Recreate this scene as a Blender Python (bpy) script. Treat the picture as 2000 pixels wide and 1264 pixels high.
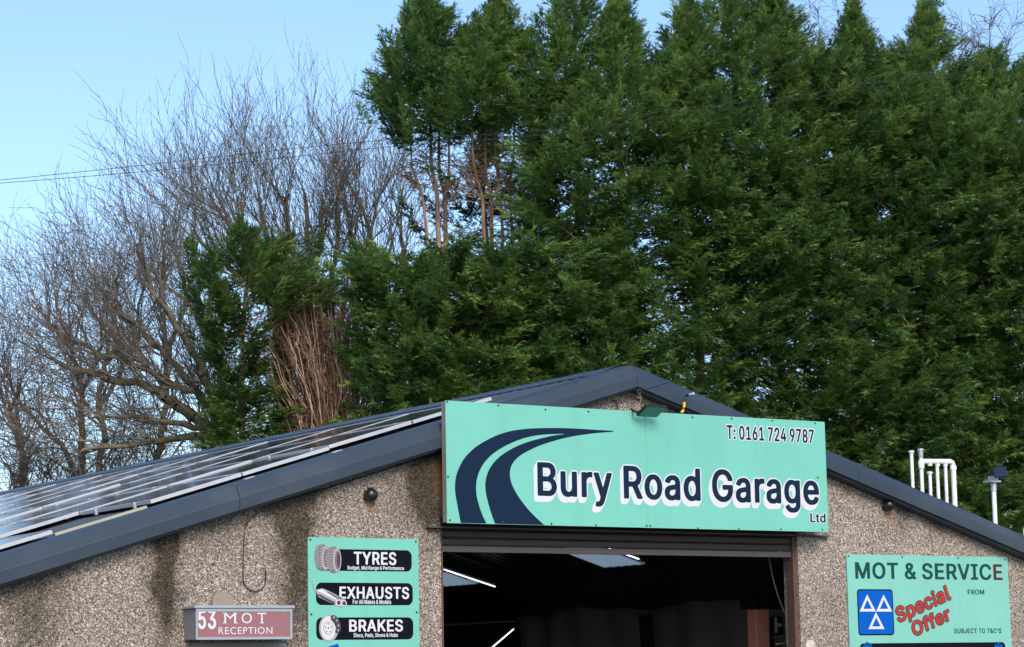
import bpy, bmesh, math, random
import numpy as np
from mathutils import Vector, Matrix

for _o in list(bpy.data.objects): bpy.data.objects.remove(_o)
SC = bpy.context.scene
COL = SC.collection
rad = math.radians

# ------------------------------------------------------------------ camera
F_PX, YAW, PITCH, ROLL = 4625.657, .5778, .1481, -.0175
CAM = np.array([-12.151, -19.9807, 1.65])
_f = np.array([math.sin(YAW)*math.cos(PITCH), math.cos(YAW)*math.cos(PITCH), math.sin(PITCH)])
_r0 = np.array([math.cos(YAW), -math.sin(YAW), 0.]); _u0 = np.cross(_r0, _f)
_r = math.cos(ROLL)*_r0 + math.sin(ROLL)*_u0
_u = -math.sin(ROLL)*_r0 + math.cos(ROLL)*_u0
cam = bpy.data.cameras.new('camera'); camo = bpy.data.objects.new('camera', cam); COL.objects.link(camo)
m = Matrix.Identity(4)
for i in range(3):
    m[i][0], m[i][1], m[i][2], m[i][3] = _r[i], _u[i], -_f[i], CAM[i]
camo.matrix_world = m
cam.sensor_fit = 'HORIZONTAL'; cam.sensor_width = 36.; cam.lens = F_PX*36/2000
cam.clip_start = .1; cam.clip_end = 2000
SC.camera = camo

# ------------------------------------------------------------------ sky, sun, exposure
SUN_AZ, SUN_EL = rad(196), rad(36)          # azimuth clockwise from +Y
w = bpy.data.worlds.new('World'); SC.world = w; w.use_nodes = True
_n = w.node_tree.nodes; _bg = _n['Background']
sky = _n.new('ShaderNodeTexSky'); sky.sky_type = 'NISHITA'; sky.sun_disc = False
sky.sun_elevation = SUN_EL; sky.sun_rotation = SUN_AZ % (2*math.pi)
sky.altitude = 100; sky.air_density = 1.0; sky.dust_density = 1.5; sky.ozone_density = 4.2
w.node_tree.links.new(sky.outputs[0], _bg.inputs[0]); _bg.inputs[1].default_value = .15
sl = bpy.data.lights.new('sun', 'SUN'); slo = bpy.data.objects.new('sun', sl); COL.objects.link(slo)
sl.energy = 2.0; sl.angle = rad(24); sl.color = (1., .9, .78)
_sd = Vector((math.sin(SUN_AZ)*math.cos(SUN_EL), math.cos(SUN_AZ)*math.cos(SUN_EL), math.sin(SUN_EL)))
slo.rotation_euler = _sd.to_track_quat('Z', 'Y').to_euler()
slo.location = (-30, 0, 30)
SC.view_settings.view_transform = 'Standard'; SC.view_settings.look = 'None'
SC.view_settings.exposure = .7; SC.view_settings.gamma = 1; SC.view_settings.use_curve_mapping = False
SC.render.engine = 'CYCLES'
SC.cycles.max_bounces = 5; SC.cycles.diffuse_bounces = 3; SC.cycles.transparent_max_bounces = 8

# ------------------------------------------------------------------ measuring helpers (survey of the place)
def U(x, y, Y=0.):
    d = _f + (x-1000)/F_PX*_r - (y-632)/F_PX*_u
    return CAM + (Y-CAM[1])/d[1]*d
def DP(x, y, D):
    return CAM + D*(_f + (x-1000)/F_PX*_r - (y-632)/F_PX*_u)

# ------------------------------------------------------------------ materials
MATS = {}
def principled(name, col, rough=.6, metal=0., spec=.5):
    mt = bpy.data.materials.new(name); mt.use_nodes = True
    b = mt.node_tree.nodes['Principled BSDF']
    b.inputs['Base Color'].default_value = (*col, 1); b.inputs['Roughness'].default_value = rough
    b.inputs['Metallic'].default_value = metal; b.inputs['Specular IOR Level'].default_value = spec
    MATS[name] = mt
    return mt
class NT:
    def __init__(s, mt): s.nt = mt.node_tree; s.n = s.nt.nodes; s.b = s.n['Principled BSDF']
    def new(s, t, **k):
        x = s.n.new(t)
        for a, v in k.items(): setattr(x, a, v)
        return x
    def link(s, a, b): s.nt.links.new(a, b)
    def coord(s): return s.new('ShaderNodeTexCoord').outputs['Object']
    def noise(s, scale, detail=4, rough=.55, vec=None, stretch=None):
        t = s.new('ShaderNodeTexNoise'); t.inputs['Scale'].default_value = scale
        t.inputs['Detail'].default_value = detail; t.inputs['Roughness'].default_value = rough
        vec = vec or s.coord()
        if stretch:
            mp = s.new('ShaderNodeMapping'); mp.inputs['Scale'].default_value = stretch; s.link(vec, mp.inputs[0]); vec = mp.outputs[0]
        s.link(vec, t.inputs['Vector']); return t.outputs['Fac']
    def ramp(s, fac, stops):
        r = s.new('ShaderNodeValToRGB'); e = r.color_ramp.elements
        while len(e) < len(stops): e.new(.5)
        for i, (p, c) in enumerate(stops):
            e[i].position = p; e[i].color = (*c, 1) if len(c) == 3 else c
        s.link(fac, r.inputs[0]); return r.outputs[0]
    def mix(s, fac, a, b, mode='MIX'):
        x = s.new('ShaderNodeMix', data_type='RGBA', blend_type=mode)
        if isinstance(fac, (int, float)): x.inputs[0].default_value = fac
        else: s.link(fac, x.inputs[0])
        for k, v in ((6, a), (7, b)):
            if isinstance(v, tuple): x.inputs[k].default_value = (*v, 1)
            else: s.link(v, x.inputs[k])
        return x.outputs[2]
    def math(s, op, a, b=None, c=None):
        x = s.new('ShaderNodeMath', operation=op)
        for k, v in enumerate((a, b, c)):
            if v is None: continue
            if isinstance(v, (int, float)): x.inputs[k].default_value = v
            else: s.link(v, x.inputs[k])
        return x.outputs[0]
    def bump(s, h, dist, strength=1.):
        x = s.new('ShaderNodeBump'); x.inputs['Distance'].default_value = dist; x.inputs['Strength'].default_value = strength
        s.link(h, x.inputs['Height']); s.link(x.outputs[0], s.b.inputs['Normal'])
    def base(s, c): s.link(c, s.b.inputs['Base Color'])

def worn(name, col, rough=.55, metal=0., var=.18, scale=3., dirt=(.08, .07, .06), dirtamt=.25, stretch=None, spec=.5):
    """painted / weathered surface: slow tone drift and a little grime"""
    mt = principled(name, col, rough, metal, spec); t = NT(mt)
    a = t.noise(scale, 5, .6, stretch=stretch); b = t.noise(scale*9, 3, .6)
    c = t.mix(a, tuple(x*(1-var) for x in col), tuple(min(1, x*(1+var)) for x in col))
    k = t.ramp(a, [(.52, (0, 0, 0)), (.78, (1, 1, 1))])
    k2 = t.math('MULTIPLY', k, dirtamt)
    t.base(t.mix(k2, c, dirt))
    r = t.math('MULTIPLY_ADD', b, .25, rough-.12); t.link(r, t.b.inputs['Roughness'])
    return mt

# pebbledash render, with the streaks that run down it
def make_dash():
    mt = principled('pebbledash', (.35, .3, .27), .9, spec=.25); t = NT(mt)
    co = t.new('ShaderNodeNewGeometry').outputs['Position']
    v = t.new('ShaderNodeTexVoronoi'); v.inputs['Scale'].default_value = 96; t.link(co, v.inputs['Vector'])
    sep = t.new('ShaderNodeSeparateColor'); t.link(v.outputs['Color'], sep.inputs[0])
    stone = t.ramp(sep.outputs[0], [(0., (.075, .062, .052)), (.22, (.165, .136, .113)), (.5, (.285, .237, .2)), (.8, (.4, .342, .295)), (1., (.72, .66, .59))])
    edge = t.ramp(v.outputs['Distance'], [(.35, (1, 1, 1)), (.85, (.62, .58, .54))])
    c = t.mix(1., stone, edge, 'MULTIPLY')
    big = t.noise(.9, 5, .6); c = t.mix(1., c, t.ramp(big, [(.3, (.78, .76, .74)), (.7, (1.12, 1.1, 1.1))]), 'MULTIPLY')
    xyz = t.new('ShaderNodeSeparateXYZ'); t.link(co, xyz.inputs[0]); X, Z = xyz.outputs[0], xyz.outputs[2]
    wob = t.noise(2.2, 4, .6)
    Xw = t.math('ADD', X, t.math('MULTIPLY_ADD', wob, .3, -.15))
    fine = t.noise(5., 5, .7, stretch=(1, 1, .35))
    total = None
    for x0, wd, z0, z1, amt in STAINS:
        g = t.math('DIVIDE', t.math('SUBTRACT', Xw, x0), wd)
        g = t.math('POWER', 2.718, t.math('MULTIPLY', t.math('MULTIPLY', g, g), -1.))
        mr = t.new('ShaderNodeMapRange', interpolation_type='SMOOTHSTEP'); t.link(Z, mr.inputs[0])
        mr.inputs[1].default_value = z0; mr.inputs[2].default_value = z1
        h = t.math('MULTIPLY', t.math('MULTIPLY', g, mr.outputs[0]), amt)
        total = h if total is None else t.math('ADD', total, h)
    f2 = t.ramp(fine, [(.3, (.45, .45, .45)), (.6, (1, 1, 1))])
    k = t.math('MINIMUM', t.math('MULTIPLY', t.math('MULTIPLY', total, f2), 1.7), .93)
    c = t.mix(k, c, t.mix(1., c, (.17, .165, .12), 'MULTIPLY'))
    for x0, z0, wd, hh in RUST:
        gx = t.math('DIVIDE', t.math('SUBTRACT', X, x0), wd); gz = t.math('DIVIDE', t.math('SUBTRACT', Z, z0), hh)
        g = t.math('POWER', 2.718, t.math('MULTIPLY', t.math('ADD', t.math('MULTIPLY', gx, gx), t.math('MULTIPLY', gz, gz)), -1.))
        c = t.mix(t.math('MULTIPLY', t.math('MULTIPLY', g, f2), .75), c, (.3, .1, .035))
    t.base(c)
    t.bump(t.math('SUBTRACT', 1., v.outputs['Distance']), .003, .6)
    return mt

XA, ZB, TP = 2.3125, 4.578, math.tan(.2939)       # apex of the gable, underside of the verge trim, tangent of roof pitch
CP, SP = math.cos(.2939), math.sin(.2939)
ZR = ZB + .25                                       # roof surface at the ridge
XL, XR, YB = -5.3, 9.92, 18.                        # eaves left / right, back wall
def zb(x): return ZB - abs(x-XA)*TP
_b1, _b2 = U(725, 967), U(1736, 987)
STAINS = [(U(322, 1100)[0], .12, 1.7, 2.7, 1.15), (U(550, 960)[0], .22, 2.7, 3.45, .9), (U(60, 1180)[0], .35, 1.2, 2.6, .55),
          (U(835, 920)[0], .16, 2.5, 3.9, .75), (U(1830, 1030)[0], .2, 3.0, 3.5, .7), (U(1765, 1040)[0], .14, 3.0, 3.45, .5),
          (U(580, 1200)[0], .18, 1.7, 2.5, .8), (U(440, 1000)[0], .3, 2.6, 3.3, .35), (U(600, 1000)[0], .5, 3., 3.6, .35), (U(820, 1040)[0], .3, 3., 3.3, .4)]
RUST = [(_b1[0]+.02, _b1[2]-.11, .045, .08), (_b2[0]+.02, _b2[2]-.11, .04, .09), (U(866, 960)[0]-.03, 3.6, .06, .2)]

make_dash()
worn('verge_metal', (.027, .042, .06), .5, 0., .2, 1.1, (.08, .085, .085), .45, spec=.35)
worn('roof_metal', (.034, .05, .072), .4, 0., .15, 1.5, (.1, .1, .09), .3)
worn('alu', (.5, .51, .53), .5, .3, .1, 4.)
def make_glass_pv():
    mt = principled('pv_glass', (.012, .016, .028), .16); t = NT(mt)
    n = t.noise(1.3, 4, .6); t.link(t.math('MULTIPLY_ADD', n, .14, .03), t.b.inputs['Roughness'])
    d = t.noise(6., 5, .7); t.base(t.mix(t.ramp(d, [(.45, (0, 0, 0)), (.8, (.5, .5, .5))]), (.012, .016, .028), (.16, .16, .16)))
make_glass_pv()
worn('pv_back', (.6, .56, .5), .7)
worn('rail_yellow', (.4, .37, .26), .6)
def make_board(name, col):
    mt = principled(name, col, .34); t = NT(mt)
    co = t.new('ShaderNodeNewGeometry').outputs['Position']
    a = t.noise(.8, 4, .6, co); b = t.noise(3.2, 5, .65, co, (1, 1, .12)); d = t.noise(26., 4, .7, co)
    c = t.mix(a, tuple(x*.84 for x in col), tuple(min(1, x*1.14) for x in col))
    c = t.mix(t.math('MULTIPLY', t.ramp(b, [(.5, (0, 0, 0)), (.75, (1, 1, 1))]), .32), c, tuple(x*.62+.03 for x in col))
    c = t.mix(t.math('MULTIPLY', t.ramp(d, [(.62, (0, 0, 0)), (.72, (1, 1, 1))]), .3), c, (.12, .2, .15))
    t.base(c); t.link(t.math('MULTIPLY_ADD', a, .3, .2), t.b.inputs['Roughness'])
    t.bump(t.noise(1.6, 2, .4, co), .012, .5)
    return mt
make_board('sign_green', (.15, .47, .37))
make_board('sign_green_pale', (.185, .48, .39))
principled('print_navy', (.008, .02, .045), .6, spec=.06)
principled('print_black', (.005, .006, .01), .6, spec=.06)
worn('print_white', (.6, .61, .64), .45, 0., .06, 6., (.4, .4, .38), .3)
principled('print_teal_dark', (.012, .06, .055), .6, spec=.06)
principled('print_red', (.42, .035, .03), .6, spec=.06)
principled('print_brown', (.075, .032, .03), .6, spec=.06)
principled('print_blue', (.003, .09, .42), .6, spec=.06)
for _k, _c in dict(g1=(.06, .055, .06), g2=(.16, .15, .155), g3=(.32, .31, .32), g4=(.55, .55, .56), pink=(.2, .12, .12)).items():
    principled('print_'+_k, _c, .6, spec=.06)
worn('timber_grey', (.27, .22, .17), .85, 0., .3, 6., stretch=(1, 1, .2))
worn('timber_patch', (.25, .21, .155), .8, 0., .5, 16., (.1, .08, .06), .5, stretch=(.5, 1, 2.4))
worn('box_grey', (.2, .2, .2), .5, 0., .2, 5.)
worn('box_cap', (.3, .33, .37), .5, 0., .2, 5.)
worn('pink_panel', (.27, .115, .12), .45, 0., .14, 3., (.2, .1, .1), .5)
principled('black_plastic', (.012, .012, .014), .32)
principled('dark_rubber', (.015, .015, .017), .6)
principled('screw_dark', (.01, .035, .03), .5)
worn('shutter', (.045, .038, .033), .6, 0., .25, 5., (.04, .03, .025), .6)
worn('shutter_bar', (.085, .072, .062), .55, 0., .2, 5.)
worn('rust_steel', (.1, .05, .03), .8, 0., .4, 8.)
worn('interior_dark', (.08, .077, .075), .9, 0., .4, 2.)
worn('tarp', (.5, .48, .46), .8, 0., .3, 2.5)
worn('lift_paint', (.6, .24, .17), .55, 0., .2, 6.)
worn('pvc_white', (.8, .8, .77), .5, 0., .08, 7., (.2, .2, .1), .65)
worn('galv', (.45, .46, .47), .45, .6, .15, 9.)
principled('solar_cell', (.01, .014, .03), .15)
principled('flood_glass', (.05, .2, .16), .15)
principled('yellow_sleeve', (.7, .42, .03), .5)
principled('white_sleeve', (.7, .72, .75), .5)
principled('rope', (.3, .24, .16), .9)
worn('foam', (.5, .44, .36), .9, 0., .25, 20.)
worn('tarmac', (.055, .055, .055), .9, 0., .25, 1.5)
worn('grass_ground', (.05, .07, .025), .95, 0., .4, .6)
principled('wire', (.02, .02, .022), .6)
worn('white_cable', (.4, .36, .26), .6)
def emis(name, col, s):
    mt = principled(name, (.8, .8, .8), .5); b = mt.node_tree.nodes['Principled BSDF']
    b.inputs['Emission Color'].default_value = (*col, 1); b.inputs['Emission Strength'].default_value = s
emis('tube_glow', (.9, .97, 1.), 1.6)
def make_grp():
    mt = bpy.data.materials.new('grp_rooflight'); mt.use_nodes = True; nt = mt.node_tree
    for x in list(nt.nodes): nt.nodes.remove(x)
    o = nt.nodes.new('ShaderNodeOutputMaterial'); tr = nt.nodes.new('ShaderNodeBsdfTranslucent'); df = nt.nodes.new('ShaderNodeBsdfDiffuse')
    tr.inputs[0].default_value = (.26, .33, .38, 1); df.inputs[0].default_value = (.5, .55, .58, 1)
    mx = nt.nodes.new('ShaderNodeMixShader'); mx.inputs[0].default_value = .3
    nt.links.new(tr.outputs[0], mx.inputs[1]); nt.links.new(df.outputs[0], mx.inputs[2]); nt.links.new(mx.outputs[0], o.inputs[0])
    MATS['grp'] = mt
make_grp()
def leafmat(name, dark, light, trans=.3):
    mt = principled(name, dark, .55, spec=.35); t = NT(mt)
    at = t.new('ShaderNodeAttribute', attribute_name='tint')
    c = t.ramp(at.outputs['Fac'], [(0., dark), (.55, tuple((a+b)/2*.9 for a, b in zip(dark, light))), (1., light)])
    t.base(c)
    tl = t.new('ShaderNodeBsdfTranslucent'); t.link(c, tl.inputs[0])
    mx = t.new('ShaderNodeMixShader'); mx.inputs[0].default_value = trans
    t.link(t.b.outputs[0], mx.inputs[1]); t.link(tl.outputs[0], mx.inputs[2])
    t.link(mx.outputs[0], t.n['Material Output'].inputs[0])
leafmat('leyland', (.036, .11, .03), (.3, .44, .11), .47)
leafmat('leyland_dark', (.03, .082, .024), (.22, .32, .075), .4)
def barkmat(name, a, b, scale=6.):
    mt = principled(name, a, .85, spec=.2); t = NT(mt)
    t.base(t.mix(t.ramp(t.noise(scale, 4, .6, stretch=(1, 1, .3)), [(.35, (0, 0, 0)), (.65, (1, 1, 1))]), a, b))
barkmat('bark_olive', (.08, .07, .04), (.2, .16, .1))
barkmat('bark_birch', (.1, .075, .055), (.28, .22, .17))
barkmat('twig_purple', (.09, .066, .07), (.18, .135, .13))
barkmat('twig_olive', (.085, .076, .066), (.19, .165, .135))
barkmat('bark_conifer', (.26, .15, .095), (.5, .33, .22))
barkmat('stem_red', (.26, .16, .1), (.54, .38, .26), 5.)
barkmat('stem_dull', (.1, .055, .035), (.26, .16, .105), 4.)

# ------------------------------------------------------------------ object helpers
ROOT = {}
def tag(o, label=None, cat=None, group=None, kind=None):
    for k, v in (('label', label), ('category', cat), ('group', group), ('kind', kind)):
        if v: o[k] = v
    return o
def thing(name, loc, label, cat, group=None):
    o = bpy.data.objects.new(name, None); COL.objects.link(o); o.location = loc; o.empty_display_size = .1
    ROOT[o.name] = np.array(loc, float); tag(o, label, cat, group); return o
def np_mesh(name, V, F, attr=None, smooth=False):
    """V (n,3); F (k,s) array of equal-sized faces, or a list of arrays"""
    me = bpy.data.meshes.new(name)
    Fs = F if isinstance(F, list) else [F]
    V = np.asarray(V, np.float32); me.vertices.add(len(V)); me.vertices.foreach_set('co', V.ravel())
    loops = np.concatenate([np.asarray(f, np.int32).ravel() for f in Fs])
    tot = np.concatenate([np.full(len(f), np.asarray(f).shape[1], np.int32) for f in Fs])
    st = np.concatenate([[0], np.cumsum(tot)[:-1]]).astype(np.int32)
    me.loops.add(len(loops)); me.loops.foreach_set('vertex_index', loops)
    me.polygons.add(len(tot)); me.polygons.foreach_set('loop_start', st); me.polygons.foreach_set('loop_total', tot)
    if smooth: me.polygons.foreach_set('use_smooth', np.ones(len(tot), bool))
    if attr is not None:
        a = me.attributes.new('tint', 'FLOAT', 'POINT'); a.data.foreach_set('value', np.asarray(attr, np.float32))
    me.update(calc_edges=True); return me
def link(name, me, mat, parent=None, loc=None):
    if mat and not me.materials: me.materials.append(MATS[mat])
    o = bpy.data.objects.new(name, me); COL.objects.link(o)
    if parent: o.parent = parent
    if loc is not None: o.location = loc
    return o
def rootloc(parent):
    p = parent
    while p.parent: p = p.parent
    return ROOT.get(p.name, np.zeros(3))
def norm_(v): return v/np.linalg.norm(v)
class MB:
    """collects shapes in world coordinates, then links them as one mesh"""
    def __init__(s): s.v = []; s.f = []
    def add(s, V, F):
        o = len(s.v); s.v += [tuple(map(float, p)) for p in V]; s.f += [tuple(i+o for i in f) for f in F]; return s
    def box(s, a, b):
        (x0, y0, z0), (x1, y1, z1) = a, b
        return s.add([(x0, y0, z0), (x1, y0, z0), (x1, y1, z0), (x0, y1, z0), (x0, y0, z1), (x1, y0, z1), (x1, y1, z1), (x0, y1, z1)],
                     [(0, 3, 2, 1), (4, 5, 6, 7), (0, 1, 5, 4), (1, 2, 6, 5), (2, 3, 7, 6), (3, 0, 4, 7)])
    def tube(s, pts, r, n=8, cap=True):
        pts = [Vector(p) for p in pts]; rs = r if isinstance(r, (list, tuple)) else [r]*len(pts)
        ring = []; V = []; F = []
        up = Vector((0, 0, 1))
        for i, p in enumerate(pts):
            d = (pts[min(i+1, len(pts)-1)] - pts[max(i-1, 0)]).normalized()
            a = d.cross(up) if abs(d.z) < .95 else d.cross(Vector((1, 0, 0)))
            a.normalize(); b = d.cross(a)
            for k in range(n):
                t = 2*math.pi*k/n; V.append(p + rs[i]*(a*math.cos(t) + b*math.sin(t)))
        for i in range(len(pts)-1):
            for k in range(n):
                F.append((i*n+k, i*n+(k+1) % n, (i+1)*n+(k+1) % n, (i+1)*n+k))
        if cap: F.append(tuple(range(n))); F.append(tuple((len(pts)-1)*n+k for k in reversed(range(n))))
        return s.add(V, F)
    def lathe(s, c, axis, prof, n=16):
        """prof: list of (distance along axis, radius)"""
        c = Vector(c); ax = Vector(axis).normalized(); a = ax.orthogonal().normalized(); b = ax.cross(a)
        V = []; F = []
        for h, r in prof:
            for k in range(n):
                t = 2*math.pi*k/n; V.append(c + ax*h + max(r, 1e-4)*(a*math.cos(t)+b*math.sin(t)))
        for i in range(len(prof)-1):
            for k in range(n): F.append((i*n+k, i*n+(k+1) % n, (i+1)*n+(k+1) % n, (i+1)*n+k))
        F.append(tuple(reversed(range(n)))); F.append(tuple((len(prof)-1)*n+k for k in range(n)))
        return s.add(V, F)
    def flat(s, pts, Y):                      # polygon on a plane parallel to the facade, facing the street
        s.add([(x, Y, z) for x, z in pts], [tuple(range(len(pts)))]); return s
    def build(s, name, mat, parent=None, smooth=False, bevel=0.):
        off = rootloc(parent) if parent else np.zeros(3)
        me = bpy.data.meshes.new(name); me.from_pydata([tuple(np.array(p)-off) for p in s.v], [], s.f); me.update()
        bm = bmesh.new(); bm.from_mesh(me)
        if len(s.f) > 1: bmesh.ops.recalc_face_normals(bm, faces=bm.faces)
        bm.to_mesh(me); bm.free()
        if smooth: me.polygons.foreach_set('use_smooth', [True]*len(me.polygons))
        o = link(name, me, mat, parent)
        if bevel:
            bv = o.modifiers.new('bevel', 'BEVEL'); bv.width = bevel; bv.segments = 2; bv.limit_method = 'ANGLE'
        if smooth:
            try: me.set_sharp_from_angle(angle=rad(40))
            except Exception: pass
        return o
def ell(cx, cz, rx, rz, n=28, a0=0., a1=2*math.pi, rot=0.):
    out = []
    for k in range(n):
        t = a0+(a1-a0)*k/(n if abs(a1-a0-2*math.pi) < 1e-6 else n-1)
        x, z = rx*math.cos(t), rz*math.sin(t); out.append((cx+x*math.cos(rot)-z*math.sin(rot), cz+x*math.sin(rot)+z*math.cos(rot)))
    return out
def rrect(x0, z0, x1, z1, r, n=6):
    out = []
    for cx, cz, a in ((x1-r, z1-r, 0), (x0+r, z1-r, 90), (x0+r, z0+r, 180), (x1-r, z0+r, 270)):
        for k in range(n+1): t = rad(a+90*k/n); out.append((cx+r*math.cos(t), cz+r*math.sin(t)))
    return out

# ------------------------------------------------------------------ ground (setting)
g = MB().add([(-600, -600, -.004), (600, -600, -.004), (600, 600, -.004), (-600, 600, -.004)], [(0, 1, 2, 3)]).build('ground', 'grass_ground'); tag(g, 'rough grass and leaf litter behind the garage', 'ground', kind='structure')
g = MB().add([(-40, -40, 0), (30, -40, 0), (30, 0, 0), (-40, 0, 0)], [(0, 1, 2, 3)]).build('forecourt', 'tarmac'); tag(g, 'tarmac forecourt in front of the garage', 'ground', kind='structure')

# ------------------------------------------------------------------ garage building
B = thing('garage_building', (XA, 0, 0), 'pebbledashed garage with low gable, dark metal verge and open roller door', 'building')
OX0, OX1 = U(861, 1100)[0], U(1559, 1100)[0]
OZ = 3.22
DX0, DX1, DZ = U(366, 1255, .0)[0]+.02, U(566, 1255, 0.)[0]-.02, U(450, 1250, 0)[2]-.02
def front_wall():
    V = []; F = []
    def quad(x0, x1, z0, z1a, z1b):
        i = len(V); V.extend([(x0, 0, z0), (x1, 0, z0), (x1, 0, z1b), (x0, 0, z1a)]); F.append((i, i+1, i+2, i+3))
    top = lambda x: zb(x) + .08
    xs = [XL+.15, DX0, DX1, OX0, XA, OX1, XR-.15]
    for a, b, z0 in zip(xs[:-1], xs[1:], [0, DZ, 0, OZ, OZ, 0]): quad(a, b, z0, top(a), top(b))
    mb = MB(); mb.add(V, F); o = mb.build('front_wall', 'pebbledash', B)
    bm = bmesh.new(); bm.from_mesh(o.data); bmesh.ops.remove_doubles(bm, verts=bm.verts, dist=1e-4)
    bmesh.ops.recalc_face_normals(bm, faces=bm.faces)
    if bm.faces[:][0].normal.y > 0: bmesh.ops.reverse_faces(bm, faces=bm.faces[:])
    bm.to_mesh(o.data); bm.free()
    s = o.modifiers.new('thickness', 'SOLIDIFY'); s.thickness = .25; s.offset = -1
front_wall()
# the textures of the wall read world metres: the root sits at x = XA
for xx in ((XL+.15, 'left'), (XR-.4, 'right')):
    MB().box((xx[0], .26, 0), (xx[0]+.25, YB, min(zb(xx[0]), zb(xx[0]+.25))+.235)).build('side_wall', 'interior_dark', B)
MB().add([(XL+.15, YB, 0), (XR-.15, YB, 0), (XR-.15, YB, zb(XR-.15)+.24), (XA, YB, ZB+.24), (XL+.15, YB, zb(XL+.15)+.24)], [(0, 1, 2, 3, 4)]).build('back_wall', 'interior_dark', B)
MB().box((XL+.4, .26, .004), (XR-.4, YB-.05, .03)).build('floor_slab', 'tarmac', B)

# verge trim, in lengths, mitred at the apex
PROF = [(0.03, .01), (-.14, .01), (-.14, .035), (-.18, .035), (-.18, .155), (-.095, .272), (.14, .29), (.14, .262), (-.06, .24)]
def verge(x0, x1):
    V = []; n = len(PROF)
    for x in (x0, x1):
        for y, h in PROF: V.append((x, y, zb(x)+h))
    F = [(i, (i+1) % n, n+(i+1) % n, n+i) for i in range(n)] + [tuple(range(n)), tuple(reversed(range(n, 2*n)))]
    MB().add(V, F).build('verge_trim', 'verge_metal', B, bevel=.006)
jl = [XA, U(880, 840)[0], U(452, 960)[0], XL-.1]
for a, b in zip(jl[:-1], jl[1:]): verge(b+.003, a-.0015)
jr = [XA, 5.3, 8.3, XR+.1]
for a, b in zip(jr[:-1], jr[1:]): verge(a+.0015, b-.003)

# ribbed roof sheets; the right slope has three translucent rooflights let into it
def rp(side, s, y, n=0.): return (XA+side*(s*CP + n*SP), y, ZR - s*SP + n*CP)
LIGHTS = [(4.72, 5.6, 7.15, 8.05), (5.25, 5.85, 12., 12.75), (5.5, 6.1, 3.55, 4.1)]
def ribbed(side, s0, s1, y0, y1, name, mat, n0=0.):
    pr = []; y = y0
    while y < y1-1e-6:
        for dy, h in ((0, 0), (.12, 0), (.14, .028), (.18, .028), (.2, 0)):
            if y+dy < y1+1e-6 and not (pr and abs(pr[-1][0]-y-dy) < 1e-6): pr.append((y+dy, h))
        y += .2
    V = []
    for s in (s0, s1): V += [rp(side, s, yy, h+n0) for yy, h in pr]
    k = len(pr); F = [(i, i+1, k+i+1, k+i) for i in range(k-1)]
    return MB().add(V, F).build(name, mat, B)
SL = (XA-XL+.1)/CP
ribbed(-1, .02, SL, .1, YB+.2, 'roof_slope', 'roof_metal')
ys = [.1, 3.5, 4.1, 7.1, 8.1, 11.9, 12.9, YB+.2]
for i, (a, b) in enumerate(zip(ys[:-1], ys[1:])):
    L_ = [l for l in LIGHTS if a-.1 <= l[2] and l[3] <= b+.1 and i % 2 == 1]
    if L_:
        s0, s1 = L_[0][:2]
        ribbed(1, .02, s0, a, b, 'roof_slope', 'roof_metal'); ribbed(1, s1, SL, a, b, 'roof_slope', 'roof_metal')
        MB().add([rp(1, s_, y_, -.012) for s_, y_ in ((s0-.05, a-.04), (s1+.05, a-.04), (s1+.05, b+.04), (s0-.05, b+.04))], [(0, 1, 2, 3)]).build('rooflight', 'grp', B)
    else: ribbed(1, .02, SL, a, b, 'roof_slope', 'roof_metal')
V = [rp(sd, s, y, n) for y in (.12, YB+.25) for sd, s, n in ((-1, .32, .034), (-1, .02, .05), (1, .02, .05), (1, .32, .034))]
MB().add(V, [(0, 1, 5, 4), (1, 2, 6, 5), (2, 3, 7, 6)]).build('ridge_cap', 'roof_metal', B)
# thin cement line under the verge (left) and conduit run
def wallpath(pts, Y=-.012): return [tuple(U(x, y, Y)) for x, y in pts]
MB().tube(wallpath([(560, 977), (600, 966), (700, 934), (790, 905), (862, 884)]), .006, 5).build('conduit', 'dark_rubber', B)

# roller shutter rolled up behind the sign
RS = thing('roller_shutter', ((OX0+OX1)/2, .1, OZ), 'brown roller shutter rolled up above the workshop opening', 'shutter')
sz0 = U(1200, 1077, .08)[2]
for k in range(4):
    z = sz0+.03+k*.078
    prof = [(0, 0), (-.012, .012), (-.016, .035), (-.012, .06), (0, .072), (.012, .072), (.012, 0)]
    V = [(x, .08+y, z+h) for x in (OX0+.03, OX1-.03) for y, h in prof]; n = len(prof)
    MB().add(V, [(i, (i+1) % n, n+(i+1) % n, n+i) for i in range(n)]+[tuple(range(n)), tuple(range(n, 2*n))]).build('slat', 'shutter', RS)
MB().box((OX0+.03, .06, sz0-.035), (OX1-.03, .1, sz0+.026)).build('bottom_bar', 'shutter_bar', RS, bevel=.004)
for x in (OX0, OX1-.045):
    MB().box((x, .035, .0), (x+.045, .12, OZ)).build('guide_rail', 'rust_steel', RS)
# steel lintel showing at both ends below the sign
MB().box((OX0-.17, -.07, 3.11), (OX1+.42, -.004, 3.125)).build('lintel_flashing', 'interior_dark', B)

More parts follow.
